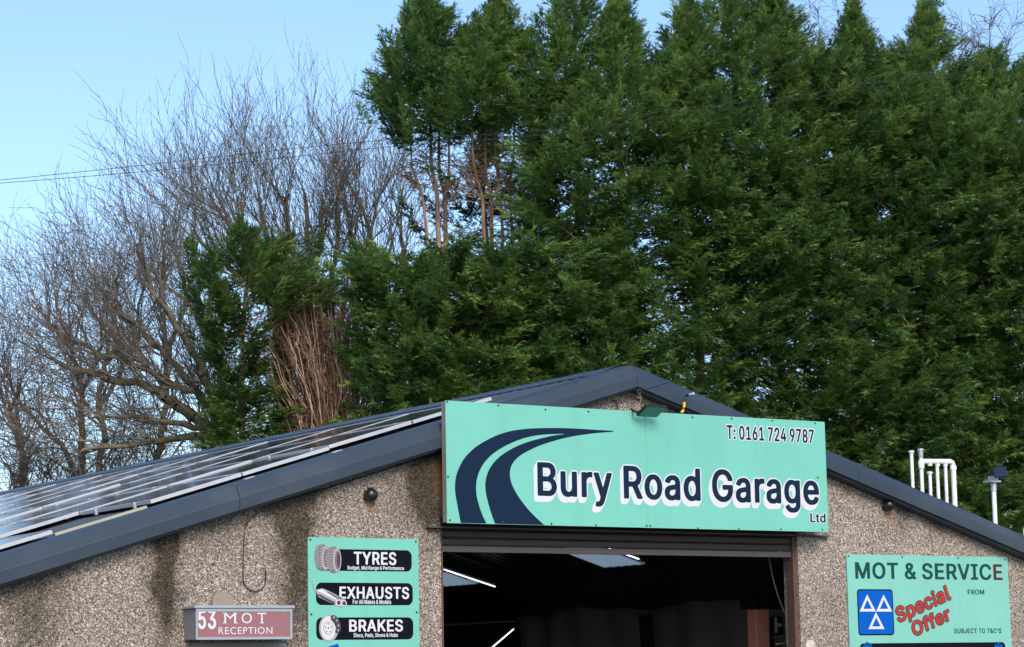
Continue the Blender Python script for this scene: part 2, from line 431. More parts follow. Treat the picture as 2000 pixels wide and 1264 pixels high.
# ------------------------------------------------------------------ lettering
GLYPHS = {
' ': (188, []),
'&': (488, ['165,-21 135,-16 101,-4 68,15 45,35 29,56 17,80 10,106 7,142 17,185 34,213 56,238 102,277 70,325 58,349 50,377 50,420 56,442 70,470 101,501 135,518 180,528 220,528 273,516 313,490 333,465 344,442 350,418 347,375 333,342 310,311 254,266 253,261 315,185 321,194 324,225 329,232 339,237 413,238 430,230 433,220 433,192 428,158 421,135 397,87 458,11 462,1 456,-8 444,-14 356,-14 342,-9 323,11 287,-6 242,-19', '181,63 204,62 237,72 256,84 258,89 171,196 165,199 145,182 131,163 124,142 124,118 132,96 144,81 161,70', '186,344 196,346 220,367 230,382 235,399 230,427 218,440 206,445 194,444 179,437 170,425 165,411 165,382 177,356']),
"'": (246, ['68,303 56,311 50,330 46,511 51,518 63,524 146,523 158,516 162,506 154,315 149,308 137,303']),
',': (228, ['27,-133 15,-125 12,-113 44,77 61,86 142,86 156,80 161,73 161,61 109,-125 92,-133']),
'0': (493, ['199,-21 156,-11 118,8 89,31 62,68 44,108 26,175 21,225 24,313 29,349 46,406 75,458 101,488 132,509 175,525 220,531 265,528 301,518 346,493 375,464 402,418 418,373 428,320 431,294 428,189 416,127 404,94 385,58 355,23 332,5 292,-14 251,-21', '219,65 230,65 254,72 277,93 290,111 306,154 317,215 316,296 309,342 299,377 285,406 264,430 249,440 227,445 196,435 181,423 163,396 144,342 136,285 138,196 156,127 175,94 187,81 201,71']),
'1': (493, ['65,-14 55,-8 50,1 50,51 56,63 70,69 180,69 185,73 186,396 185,401 180,402 106,348 96,345 75,346 65,351 60,361 60,430 65,437 187,523 287,523 299,516 302,506 303,73 308,69 396,69 411,63 417,51 416,-1 411,-9 396,-14']),
'2': (493, ['54,-14 44,-8 38,1 38,46 41,56 243,270 280,320 293,356 290,399 275,423 256,437 223,445 194,438 172,420 160,401 152,361 146,353 132,348 56,348 44,355 40,365 43,401 55,437 81,475 103,494 137,514 170,525 218,531 265,528 323,509 349,492 373,469 392,439 407,392 404,337 385,289 354,243 311,193 199,74 206,71 399,71 409,65 414,56 412,-4 408,-9 394,-14']),
'3': (493, ['187,-21 156,-16 125,-6 87,13 64,30 44,54 29,80 20,108 17,132 23,140 35,145 120,144 133,137 144,104 161,84 180,72 213,65 256,72 271,80 289,98 297,111 302,130 302,158 292,189 275,210 254,223 227,231 146,234 136,239 131,249 131,296 136,311 238,425 244,437 58,439 48,444 43,454 44,511 49,518 63,524 382,523 392,518 397,508 398,461 395,451 268,306 270,303 311,294 349,275 376,254 399,223 414,189 419,161 419,125 409,87 387,49 365,26 344,10 315,-4 265,-19']),
'4': (493, ['270,-14 260,-8 255,1 253,89 30,91 20,96 15,104 14,158 36,201 222,513 239,524 315,524 333,515 335,508 333,499 145,180 151,176 253,177 255,313 258,323 275,331 354,330 364,325 369,315 369,180 375,176 423,176 437,168 440,158 440,108 437,98 425,91 370,88 369,4 363,-9 349,-14']),
'5': (493, ['192,-21 163,-16 135,-6 111,5 82,26 60,51 41,87 34,120 35,135 51,145 132,144 144,137 155,106 170,86 196,70 223,65 256,75 287,106 300,142 302,163 299,187 290,213 274,237 251,254 227,261 211,262 187,256 135,231 58,238 44,246 41,256 70,511 75,518 89,524 377,523 387,518 393,508 393,456 387,444 373,438 178,437 174,430 165,344 168,340 201,348 275,345 306,335 354,307 385,273 402,242 411,215 417,187 417,142 409,104 390,63 376,44 354,22 330,5 301,-9 265,-19']),
'6': (493, ['199,-21 161,-14 120,5 91,27 72,49 53,82 41,120 38,185 41,201 56,246 79,294 227,514 246,524 332,523 344,515 347,508 345,501 229,332 232,329 263,328 308,318 349,297 376,273 402,230 411,201 414,182 414,132 411,115 399,80 383,51 361,26 337,8 299,-11 270,-19', '214,65 232,64 246,67 273,84 292,113 300,139 300,177 285,215 261,240 230,250 201,244 180,231 162,208 152,175 153,139 158,118 167,99 192,75']),
'7': (493, ['87,-14 75,-6 72,6 288,435 282,438 51,439 41,444 36,454 36,506 39,515 56,524 396,524 411,518 417,506 416,444 190,-6 173,-14']),
'8': (493, ['194,-21 144,-11 94,13 62,39 46,61 34,85 26,118 26,156 34,187 48,215 62,235 102,268 73,296 53,330 45,356 45,404 51,425 67,458 92,486 113,502 154,521 185,528 218,531 265,528 311,516 349,494 375,471 399,430 407,399 407,361 402,337 380,296 351,268 388,237 404,215 416,192 426,158 426,113 418,85 402,54 381,30 358,13 320,-6 287,-16 254,-21', '212,65 237,65 273,75 290,87 299,99 309,125 309,156 295,187 266,211 242,219 211,219 182,209 156,185 143,156 144,120 149,104 158,91 180,74', '214,306 232,305 246,308 269,320 285,342 293,365 292,389 280,419 258,437 232,445 208,442 186,432 170,415 160,389 160,363 167,339 187,317']),
'9': (493, ['120,-14 108,-6 105,1 108,8 223,177 218,181 182,181 137,194 105,211 73,241 51,280 41,311 38,375 44,404 60,442 74,463 101,490 130,509 187,528 235,531 280,525 318,511 349,492 374,468 387,449 404,415 414,375 414,325 409,296 390,246 364,199 225,-6 208,-14', '212,261 239,260 268,274 287,296 300,332 300,370 287,406 263,433 232,445 208,442 186,430 165,406 153,370 153,335 163,301 182,276 194,267']),
':': (228, ['75,-18 48,-6 29,15 24,30 24,51 31,70 46,87 70,99 115,100 132,95 155,77 166,56 166,30 161,15 144,-5 123,-16 111,-19', '70,258 42,274 27,296 24,325 32,346 51,366 77,376 113,376 139,366 159,346 166,327 166,301 156,282 144,270 120,258']),
'A': (520, ['6,-14 -6,-6 -9,6 174,508 181,518 194,524 282,524 292,521 299,515 306,501 487,8 486,-4 482,-9 468,-14 389,-14 374,-8 367,1 325,120 320,128 163,129 155,123 114,4 106,-8 92,-14', '189,213 285,212 291,215 239,360 234,354 189,220']),
'B': (496, ['49,-14 37,-6 33,4 33,506 37,515 54,524 261,524 313,516 361,495 385,475 406,446 421,411 424,394 424,351 416,325 400,296 366,268 407,237 423,215 440,177 445,137 443,111 435,82 423,58 404,33 375,13 344,-2 304,-12 282,-14', '152,73 254,71 285,77 301,84 321,104 328,125 328,149 318,177 299,199 268,214 249,217 152,215', '152,301 242,300 270,308 285,317 302,337 310,363 306,394 293,418 277,429 256,435 235,438 152,437']),
'C': (550, ['237,-21 194,-14 142,8 104,34 67,73 36,127 22,175 14,225 17,308 27,354 46,401 72,442 112,482 163,511 208,525 258,531 311,528 346,521 377,509 432,474 450,456 473,423 487,394 499,346 494,339 482,334 396,334 384,342 375,368 361,395 339,416 325,426 304,435 277,440 256,440 213,428 185,407 160,377 144,344 134,308 129,254 131,220 139,180 148,154 170,117 193,94 223,77 265,68 287,70 318,79 349,100 371,130 384,165 396,173 482,173 494,165 497,149 483,104 464,70 429,32 401,13 356,-9 327,-16 294,-21']),
'D': (542, ['49,-14 37,-6 33,4 33,506 37,515 54,524 246,524 275,521 342,504 396,473 433,437 452,408 475,354 485,304 488,232 478,168 466,130 440,82 402,42 377,25 346,8 304,-6 254,-14', '152,73 227,72 289,86 316,104 333,120 349,144 359,165 369,204 374,249 371,292 364,330 352,361 333,389 306,414 277,428 220,438 156,438 150,435']),
'E': (459, ['49,-14 37,-6 33,4 33,506 37,515 54,524 377,524 392,518 398,506 397,454 392,444 382,439 151,436 152,301 365,299 375,294 380,287 381,232 375,220 361,214 152,213 150,77 156,71 387,71 397,65 402,56 402,4 399,-6 382,-14']),
'F': (450, ['49,-14 37,-6 33,4 33,506 37,515 54,524 375,524 389,518 395,506 395,454 390,444 380,439 151,436 152,294 356,292 366,287 371,277 371,220 365,213 351,207 152,206 149,-2 144,-9 132,-14']),
'G': (560, ['237,-21 194,-14 137,10 105,32 65,75 36,127 22,175 14,225 17,308 25,346 51,411 76,449 105,477 146,504 187,521 223,528 256,531 308,528 344,521 375,509 420,483 442,464 466,435 483,406 497,368 499,346 494,339 482,334 396,334 384,342 369,377 352,401 328,423 313,430 277,440 256,440 208,425 176,399 155,370 144,344 134,306 129,254 131,218 139,180 153,144 172,115 191,96 218,79 251,69 270,68 308,75 339,91 357,108 378,142 387,183 382,186 277,186 263,191 257,204 257,254 263,263 277,269 485,269 494,266 502,261 505,251 502,163 494,127 475,85 444,44 415,20 365,-6 332,-16 296,-21']),
'H': (557, ['49,-14 37,-6 33,4 33,506 37,515 54,524 130,524 144,518 148,513 152,304 361,302 367,308 369,513 373,518 387,524 463,524 477,518 483,506 483,4 480,-6 463,-14 387,-14 373,-9 369,-4 365,215 156,217 150,211 149,-2 144,-9 132,-14']),
'I': (340, ['20,-14 10,-8 5,1 5,54 8,63 23,71 87,71 93,77 93,432 87,438 25,438 10,444 5,456 7,513 11,518 25,524 275,524 285,521 292,515 295,506 295,456 292,446 277,438 215,438 210,432 210,77 215,71 275,71 290,65 295,54 293,-4 289,-9 275,-14']),
'J': (436, ['156,-21 127,-16 101,-7 70,10 42,36 22,68 10,104 7,125 8,175 13,183 25,188 108,187 118,182 123,175 127,115 134,96 151,76 170,67 187,65 211,72 229,87 240,106 245,132 246,511 251,518 263,524 346,523 358,516 362,506 362,123 352,77 328,37 292,5 258,-11 230,-19']),
'K': (507, ['49,-14 37,-6 33,4 33,506 37,515 54,524 130,524 147,515 150,506 150,320 154,315 344,518 358,524 454,524 468,518 473,506 457,485 274,287 468,13 473,4 471,-6 454,-14 365,-14 351,-8 208,190 194,206 163,176 150,158 150,4 147,-6 130,-14']),
'L': (433, ['49,-14 37,-6 33,4 34,508 39,518 51,524 132,524 145,518 150,506 150,75 156,71 373,71 383,65 387,58 388,1 382,-9 368,-14']),
'M': (668, ['49,-14 37,-6 33,4 33,506 39,518 54,524 158,524 175,515 311,169 315,164 453,515 470,524 573,524 589,516 593,506 593,4 587,-8 573,-14 499,-14 485,-9 479,-1 477,270 470,258 369,-1 363,-9 349,-14 277,-14 263,-6 156,258 149,270 147,-1 142,-9 130,-14']),
'O': (573, ['237,-21 194,-14 142,8 104,34 67,73 39,123 22,175 14,225 17,306 32,368 53,413 88,461 110,480 158,509 208,525 258,531 311,528 365,514 399,497 436,470 471,430 499,375 514,320 519,282 516,201 504,146 483,99 457,61 426,30 392,8 339,-14 294,-21', '265,68 296,72 325,84 339,93 365,120 392,170 402,215 405,246 402,292 394,330 385,356 364,392 344,412 320,428 275,440 256,440 225,433 199,418 173,395 153,365 141,337 134,306 129,254 131,218 139,180 148,154 163,127 191,96 208,84 230,75']),
'P': (485, ['49,-14 37,-6 33,4 33,506 37,515 54,524 256,524 308,516 358,495 375,483 402,456 419,427 430,394 436,356 433,315 425,285 411,254 389,225 364,204 342,191 311,179 268,171 152,170 150,4 147,-6 130,-14', '152,258 242,257 268,263 297,282 314,313 319,351 311,389 294,416 273,430 235,438 151,436']),
'R': (489, ['49,-14 37,-6 33,4 33,506 37,515 54,524 256,524 311,516 365,492 393,470 414,442 423,423 433,387 436,335 423,282 404,249 380,224 346,201 449,11 452,1 449,-6 432,-14 346,-14 332,-9 227,182 156,183 150,177 148,-4 132,-14', '152,270 239,269 275,277 294,288 311,311 319,344 316,380 309,399 299,414 281,427 254,435 235,438 152,437']),
'S': (487, ['196,-23 149,-16 118,-6 89,8 60,30 36,58 22,87 12,127 15,142 32,150 115,149 128,142 139,108 158,84 187,70 213,65 235,64 275,75 300,92 313,111 318,127 319,146 316,158 307,173 285,190 137,236 106,251 68,276 46,301 34,325 26,354 26,394 34,423 48,451 77,483 96,497 135,516 182,528 218,531 270,528 306,521 344,504 373,486 395,463 411,439 421,418 426,394 423,373 406,364 327,365 313,374 302,406 277,430 239,443 213,443 182,435 158,418 144,392 140,375 144,358 162,335 182,322 318,280 363,259 389,240 411,215 428,185 433,161 433,113 423,80 406,51 386,27 358,8 330,-6 275,-21']),
'T': (489, ['182,-14 170,-6 167,4 166,435 161,438 25,438 15,441 8,446 5,454 6,512 11,518 25,524 423,524 432,521 440,515 443,506 443,456 437,444 423,438 289,438 284,435 283,-1 277,-9 265,-14']),
'U': (557, ['213,-21 158,-6 120,13 101,26 74,54 58,77 39,125 33,161 35,513 39,518 54,524 132,524 148,513 150,173 156,142 172,108 194,86 223,72 246,67 268,67 308,77 332,93 352,118 364,151 367,170 367,511 373,518 385,524 463,524 473,521 480,515 483,506 483,156 478,123 469,96 456,73 431,39 411,22 370,-2 339,-14 301,-21']),
'V': (520, ['192,-14 182,-8 177,-1 -6,496 -8,513 -4,518 11,524 92,524 109,513 242,148 370,513 389,524 468,524 477,521 486,513 487,501 304,-1 299,-9 287,-14']),
'X': (514, ['8,-14 -2,-8 -6,-1 -2,13 170,261 5,501 3,508 6,516 23,524 111,524 125,518 237,356 243,361 354,518 368,524 451,524 466,518 471,508 468,499 306,263 475,13 480,1 477,-6 461,-14 375,-14 361,-9 237,167 113,-9 99,-14']),
'Y': (512, ['192,-14 180,-6 176,4 175,208 -2,492 -9,506 -8,513 -4,518 11,524 96,524 111,518 237,321 358,516 375,524 461,524 470,521 477,516 480,508 473,492 296,208 293,-4 277,-14']),
'a': (429, ['142,-23 111,-19 87,-11 58,3 29,30 13,58 5,87 5,130 13,156 24,175 44,195 89,218 142,231 244,245 250,258 244,285 238,296 225,309 194,316 163,309 151,302 120,265 108,260 89,260 25,279 17,285 15,294 25,315 43,342 61,359 101,383 158,398 230,398 258,392 277,385 317,363 337,342 356,304 362,277 361,-1 356,-9 344,-14 268,-14 249,-4 227,-14 199,-21', '164,61 187,62 204,67 228,85 244,111 250,137 248,161 173,152 146,144 127,132 119,115 122,85 139,68']),
'b': (464, ['192,-21 173,-16 142,-1 132,-9 118,-14 44,-14 32,-9 27,-1 26,506 30,516 42,523 120,524 137,515 140,506 142,380 170,392 194,398 263,398 301,387 337,368 369,339 385,315 406,268 417,208 414,144 404,101 377,48 347,15 301,-11 263,-21', '210,63 227,62 244,67 270,86 283,104 292,125 302,180 300,223 285,270 259,301 246,309 227,314 211,314 194,309 182,302 163,283 148,254 138,196 143,144 155,108 177,79 192,69']),
'c': (436, ['168,-21 125,-9 87,13 58,38 39,65 20,106 10,149 7,199 15,254 27,287 48,325 74,354 101,373 137,390 170,397 244,398 261,394 285,387 318,371 348,349 371,318 383,294 387,274 382,267 365,260 315,248 294,248 280,255 261,290 239,307 218,314 201,314 175,306 144,275 127,230 122,187 126,146 134,120 148,94 165,76 180,67 199,62 227,65 251,77 268,96 280,121 296,131 318,131 368,118 385,108 387,94 378,70 362,44 335,17 313,3 285,-11 246,-21']),
'd': (464, ['158,-21 113,-7 70,22 44,54 22,96 10,149 7,201 13,246 27,292 48,330 70,355 99,375 130,390 163,398 230,398 282,381 283,506 287,515 304,524 382,523 394,516 398,506 397,-1 392,-9 377,-14 304,-14 282,-1 258,-14 232,-21', '195,63 211,62 230,67 257,89 275,123 286,175 283,225 270,268 247,299 232,309 211,314 196,314 173,306 144,277 127,235 121,189 129,135 144,101 170,73']),
'e': (444, ['170,-21 132,-11 94,8 63,33 41,61 22,99 10,149 7,199 12,239 25,282 39,311 56,336 89,366 130,387 156,395 170,398 242,397 287,385 311,373 338,354 361,327 380,292 390,265 398,215 397,168 392,160 377,155 127,154 124,149 134,115 146,93 162,77 175,70 201,62 225,62 251,72 268,86 282,111 296,119 323,119 373,106 385,99 390,87 375,54 360,32 330,8 296,-9 249,-21', '127,237 273,236 278,237 279,242 266,277 244,302 227,311 196,314 168,304 150,289 134,265 127,246']),
'f': (294, ['70,-14 58,-6 55,4 54,308 49,312 -1,312 -14,318 -19,330 -18,380 -13,387 -1,393 54,395 55,446 60,470 74,496 104,523 127,535 154,543 201,545 242,540 263,530 269,520 252,463 237,455 213,455 196,459 185,456 177,451 169,435 171,394 237,393 251,385 255,375 255,330 251,320 239,313 175,312 169,308 168,-1 163,-9 151,-14']),
'g': (465, ['165,-164 115,-152 77,-133 34,-89 25,-73 27,-63 85,-29 108,-26 123,-32 150,-63 170,-75 206,-83 237,-78 261,-65 275,-49 283,-27 285,8 282,10 258,-2 225,-9 165,-9 139,-4 108,8 80,25 62,39 41,65 27,92 10,151 7,180 10,230 25,287 44,323 67,351 92,371 137,392 163,398 230,398 261,390 282,379 304,393 382,392 394,385 398,375 398,-35 392,-61 370,-102 345,-127 315,-145 285,-156 246,-164', '195,75 225,77 242,84 255,94 275,127 286,173 283,230 269,273 244,302 232,309 211,314 196,314 173,306 144,278 129,244 122,194 127,149 141,113 165,86']),
'h': (450, ['42,-14 30,-6 26,4 26,508 32,518 44,524 123,524 135,518 140,508 142,381 194,397 261,398 277,394 308,383 337,364 356,342 369,320 378,294 383,261 383,1 377,-9 363,-14 289,-14 272,-6 269,4 269,254 261,280 250,296 227,311 208,314 185,309 170,300 155,285 144,258 140,242 139,-4 123,-14']),
'i': (207, ['42,-14 30,-6 26,4 26,377 32,387 44,393 123,393 135,387 140,375 140,1 135,-8 123,-14', '63,429 36,442 20,463 15,487 25,513 37,525 65,538 101,538 127,528 145,511 152,494 152,475 145,456 127,439 106,429']),
'k': (421, ['42,-14 30,-6 26,4 26,508 32,518 44,524 123,524 135,518 140,506 142,268 146,269 268,390 277,393 363,393 377,387 381,382 383,375 378,365 274,261 233,215 389,16 397,-1 392,-9 377,-14 287,-14 273,-9 151,142 143,137 140,130 140,4 137,-6 120,-14']),
'l': (229, ['111,-16 85,-9 61,3 50,13 32,44 26,70 26,506 32,518 44,524 123,524 135,518 140,511 141,82 146,68 177,69 193,61 197,54 207,6 202,-6 185,-14 165,-17']),
'm': (650, ['42,-14 30,-6 26,4 26,375 32,387 46,393 118,393 139,381 170,394 192,400 249,400 268,394 296,380 320,359 346,378 382,394 408,400 463,400 496,392 525,378 561,342 578,304 583,270 583,4 577,-9 563,-14 489,-14 475,-9 471,-4 469,268 461,292 450,304 437,311 418,315 399,311 385,302 370,285 362,261 360,-4 356,-9 342,-14 268,-14 253,-8 248,4 247,270 240,292 225,307 211,314 194,314 177,309 160,296 146,275 141,254 139,-2 135,-9 123,-14']),
'n': (450, ['42,-14 30,-6 26,4 26,375 29,385 46,393 118,393 132,387 142,379 165,390 194,397 261,398 292,390 335,365 356,342 369,320 378,294 383,263 383,4 380,-6 363,-14 289,-14 275,-9 271,-4 269,254 261,280 250,296 227,311 208,314 185,309 170,300 155,285 144,258 140,242 139,-4 123,-14']),
'o': (455, ['168,-21 125,-9 87,13 58,38 39,65 20,106 10,149 7,199 15,254 27,287 48,325 74,354 101,373 137,390 170,397 244,398 261,394 289,385 333,361 362,332 380,304 397,265 407,213 407,163 402,130 390,92 371,56 337,19 318,5 285,-11 246,-21', '195,63 230,65 261,86 280,118 293,170 290,223 276,268 254,296 235,309 215,314 199,314 180,309 151,285 132,249 122,189 127,144 144,101 167,75']),
'p': (464, ['42,-156 30,-149 26,-139 28,382 44,393 118,393 132,387 142,378 170,392 192,397 263,398 301,387 325,376 350,358 378,327 402,282 412,246 417,208 414,144 404,101 385,61 368,36 338,8 306,-9 280,-18 263,-21 194,-21 142,-3 140,-139 137,-149 120,-157', '210,63 227,62 244,67 270,86 283,104 292,125 302,180 300,223 285,270 259,301 246,309 227,314 211,314 194,309 182,302 163,283 148,254 138,196 143,144 155,108 177,79 192,69']),
'r': (299, ['42,-14 30,-6 26,4 28,382 32,387 46,393 120,393 139,382 168,394 196,400 232,400 258,395 266,389 269,380 269,327 265,317 251,310 208,311 185,306 156,286 144,263 140,249 139,-4 123,-14']),
's': (405, ['139,-21 89,-6 49,19 29,42 15,70 10,92 13,101 37,112 82,121 104,121 118,111 127,89 141,73 163,63 182,60 215,67 230,77 240,92 240,115 232,126 220,135 106,165 73,182 54,195 36,215 25,242 21,256 21,292 25,306 36,332 62,361 80,373 115,390 151,398 225,398 251,392 296,371 321,349 347,304 350,292 345,282 332,275 299,267 258,265 244,272 230,296 218,309 199,316 180,317 158,311 143,299 136,285 136,265 148,251 161,244 268,216 320,188 342,163 354,137 357,120 354,77 342,49 327,29 306,10 275,-7 223,-21']),
't': (267, ['144,-18 118,-14 89,-2 62,20 48,44 38,85 38,308 32,312 -4,313 -14,318 -19,327 -18,381 -4,392 37,395 38,470 44,480 56,485 132,486 146,480 152,468 154,395 215,392 225,387 231,377 231,330 225,318 213,312 158,312 153,308 152,89 156,75 163,67 211,66 225,59 235,23 237,-1 232,-9 211,-16']),
'u': (450, ['149,-18 113,-9 77,12 51,42 34,77 26,120 28,382 32,387 46,393 123,393 139,382 141,127 146,106 157,87 175,72 201,65 223,70 242,81 256,99 266,120 269,137 271,382 275,387 289,393 363,393 373,390 380,385 383,375 381,-4 365,-14 292,-14 277,-9 268,0 213,-19']),
'y': (429, ['61,-159 35,-152 22,-139 35,-86 41,-77 51,-72 94,-74 101,-71 119,-49 135,-1 -6,370 -4,385 13,393 92,393 108,385 194,155 199,161 282,385 299,393 377,393 392,387 397,380 394,368 240,-37 216,-92 188,-127 154,-149 118,-159']),
}

from mathutils.geometry import tessellate_polygon
_GC = {}
def glyph(ch):
    if ch not in _GC:
        adv, cs = GLYPHS[ch]; cs = [[Vector((float(a), float(b), 0)) for a, b in (p.split(',') for p in c.split())] for c in cs]
        area = [sum(a.x*b.y-b.x*a.y for a, b in zip(c, c[1:]+c[:1])) for c in cs]
        big = max(area, key=abs) if cs else 1.
        def within(p, c):
            k = False
            for a, b in zip(c, c[1:]+c[:1]):
                if (a.y > p.y) != (b.y > p.y) and p.x < (b.x-a.x)*(p.y-a.y)/(b.y-a.y)+a.x: k = not k
            return k
        P = []; T = []
        for c, ar in zip(cs, area):
            if ar*big < 0: continue
            grp = [c]+[h for h, ah in zip(cs, area) if ah*big < 0 and within(h[0], c)]
            T += [tuple(i+len(P) for i in t) for t in tessellate_polygon(grp)]; P += [tuple(v)[:2] for g_ in grp for v in g_]
        _GC[ch] = (adv, np.array(P).reshape(-1, 2), T)
    return _GC[ch]
def text(body, box, Y, mat, parent, name='lettering', ring=0., shifts=((0., 0.),), rot=0., track=0, only=None):
    """box = x0, x1, z0, z1 of the inked extent; ring widens the letters by that many metres; shifts stack copies for a block shadow"""
    V = []; F = []; x = 0.; n = 0
    for ci, ch in enumerate(body):
        adv, P, T = glyph(ch)
        if len(P):
            V.append(P+np.array((x, 0.)))
            if only is None or ci in only: F += [tuple(i+n for i in t) for t in T]
            n += len(P)
        x += adv+track
    V = np.concatenate(V); lo, hi = V.min(0), V.max(0); x0, x1, z0, z1 = box
    Q = np.stack([x0+(V[:, 0]-lo[0])*(x1-x0)/(hi[0]-lo[0]), z0+(V[:, 1]-lo[1])*(z1-z0)/(hi[1]-lo[1])], 1)
    if rot:
        c = np.array([(x0+x1)/2, (z0+z1)/2]); d = Q-c; Q = np.stack([d[:, 0]*math.cos(rot)-d[:, 1]*math.sin(rot), d[:, 0]*math.sin(rot)+d[:, 1]*math.cos(rot)], 1)+c
    mb_v = []; mb_f = []; k = 0
    dirs = [(0., 0.)]+([(ring*math.cos(t), ring*math.sin(t)) for t in np.arange(8)*math.pi/4] if ring else [])
    for sx, sz in shifts:
        for dx, dz in dirs:
            mb_f += [tuple(i+len(mb_v) for i in t) for t in F]
            mb_v += [(a+sx+dx, Y-.00004*k, b+sz+dz) for a, b in Q]; k += 1
    me = bpy.data.meshes.new(name); off = rootloc(parent)
    used = sorted({i for f in mb_f for i in f}); ix = {a: b for b, a in enumerate(used)}
    me.from_pydata([tuple(np.array(mb_v[i])-off) for i in used], [], [tuple(ix[i] for i in f) for f in mb_f]); me.update()
    return link(name, me, mat, parent)
def ubox(pts, Y):
    q = [U(x, y, Y) for x, y in pts]; return (min(p[0] for p in q), max(p[0] for p in q), min(p[2] for p in q), max(p[2] for p in q))
SCREW = MB().lathe((0, 0, 0), (0, -1, 0), [(0, .011), (.003, .011), (.005, .007)], 8)
SCREW_ME = SCREW.build('screw', 'screw_dark').data; bpy.data.objects.remove(bpy.data.objects['screw'])
def screws(parent, pts, Y):
    for x, y in pts: link('screw', SCREW_ME, None, parent, tuple(U(x, y, Y)-rootloc(parent)))

# ------------------------------------------------------------------ main sign
SY = -.27
c00, c10, c01, c11 = U(874, 1021, SY), U(1621, 1040, SY), U(869, 780, SY), U(1608, 826, SY)
sx0, sx1 = (c00[0]+c01[0])/2, (c10[0]+c11[0])/2
sb, st = (c00[2]+c10[2])/2, (c01[2]+c11[2])/2
MS = thing('garage_sign', ((sx0+sx1)/2, SY, sb), 'long mint green fascia sign with navy road logo and garage name over the door', 'sign')
smid = (sx0+sx1)/2+.003
MB().box((sx0, SY, sb), (smid-.0012, SY+.008, st)).build('board', 'sign_green', MS)
MB().box((smid+.0012, SY, sb), (sx1, SY+.008, st)).build('board', 'sign_green', MS)
for a, b in (((sx0+.005, SY+.009, sb+.01), (sx0+.055, SY+.085, st-.01)), ((sx1-.06, SY+.009, sb+.01), (sx1-.01, SY+.085, st-.01)), ((smid-.03, SY+.009, sb+.06), (smid+.03, SY+.085, st-.06))):
    MB().box(a, b).build('batten', 'timber_grey', MS)
for z in (sb+.004, st-.05):
    MB().box((sx0+.056, SY+.009, z), (sx1-.061, SY+.083, z+.045)).build('batten', 'timber_grey', MS)
for x in (sx0+.2, smid, sx1-.2):
    MB().box((x-.02, SY+.086, sb+.05), (x+.02, .0, sb+.1)).build('wall_bracket', 'rust_steel', MS)
L1 = SY-.0015
outer = [(900, 1021.5), (893, 985), (889, 960), (889.5, 938), (894, 920), (905, 898), (919, 882), (935, 869), (960, 855), (980, 847), (1000, 841.5), (1025, 838), (1050, 836.5), (1080, 836), (1110, 836.5), (1140, 838), (1170, 840), (1196, 841.5), (1198, 842.5)]
right = [(1196, 843.5), (1165, 846), (1140, 849), (1115, 853), (1090, 859), (1068, 865.5), (1050, 872), (1033, 880), (1018, 888.5), (1006, 899), (999, 910), (996, 922), (997, 936), (1002, 951), (1012, 969), (1025, 987), (1042, 1006), (1063, 1025.5)]
in1 = [(950, 1022.5), (942, 1005), (936, 988), (931, 968), (930, 950), (932, 934), (938, 917), (948, 901), (961, 888), (978, 876), (997, 866), (1020, 857), (1045, 851), (1070, 848.3), (1101, 847.5)]
in2 = [(1101, 848.3), (1080, 851), (1058, 856), (1035, 862), (1012, 870.5), (992, 881), (975, 893), (961, 908), (952, 925), (948, 944), (949, 962), (954, 984), (960, 1004), (967, 1023)]
def smooth_curve(pts, n=4):
    out = []
    for i in range(len(pts)-1):
        p0, p1, p2, p3 = [np.array(pts[max(0, min(len(pts)-1, i+k))], float) for k in (-1, 0, 1, 2)]
        for t in np.arange(n)/n:
            out.append(.5*((2*p1)+(-p0+p2)*t+(2*p0-5*p1+4*p2-p3)*t*t+(-p0+3*p1-3*p2+p3)*t**3))
    out.append(np.array(pts[-1], float)); return out
def plane_poly(px, Y): return [(p[0], p[2]) for p in (U(x, y, Y) for x, y in px)]
swoosh = plane_poly(smooth_curve(outer)+smooth_curve(right)+smooth_curve(in2)[::-1]+smooth_curve(in1)[::-1], L1)
swoosh = [(x, max(z, sb+.002)) for x, z in swoosh]
MB().flat(swoosh, L1).build('road_logo', 'print_navy', MS)
tb = ubox([(1050, 901), (1601, 990)], SY)
gx0, gx1 = U(1049, 930, SY)[0], U(1600, 985, SY)[0]
gz1 = (U(1050, 901, SY)[2]+U(1240, 909, SY)[2]+U(1400, 917, SY)[2])/3
gz0 = (U(1172, 990, SY)[2]+U(1553, 1002, SY)[2])/2
GB = (gx0, gx1, gz0, gz1)
text('Bury Road Garage', GB, L1-.0002, 'print_white', MS, 'letter_shadow', .013, [(-.03*t, -.048*t) for t in np.linspace(1, 0, 6)])
text('Bury Road Garage', GB, L1-.0035, 'print_navy', MS)
TB = ubox([(1420, 829), (1588, 867)], SY); TB = (U(1419, 845, SY)[0], U(1589, 853, SY)[0], (U(1425, 858, SY)[2]+U(1585, 866, SY)[2])/2, (U(1425, 830, SY)[2]+U(1585, 839, SY)[2])/2)
text('T: 0161 724 9787', TB, L1-.001, 'print_white', MS, 'letter_shadow', .012)
text('T: 0161 724 9787', TB, L1-.003, 'print_navy', MS)
LB = (U(1582, 1010, SY)[0], U(1612, 1012, SY)[0], U(1597, 1020.5, SY)[2], U(1597, 1003, SY)[2])
text('Ltd', LB, L1-.001, 'print_white', MS, 'letter_shadow', .01)
text('Ltd', LB, L1-.003, 'print_navy', MS)
screws(MS, [(873, 785), (973, 792), (1065, 800), (1149, 804), (1352, 815), (1429, 818), (1508, 822), (1592, 827), (875, 931), (879, 1016), (983, 1019.5), (1077, 1023), (1164, 1026), (1263, 1027), (1270, 1027), (1363, 1032), (1443, 1033), (1525, 1034), (1606, 1034.5), (1597, 933)], SY)
# cable dangling on the top of the sign, floodlight, etc. come later

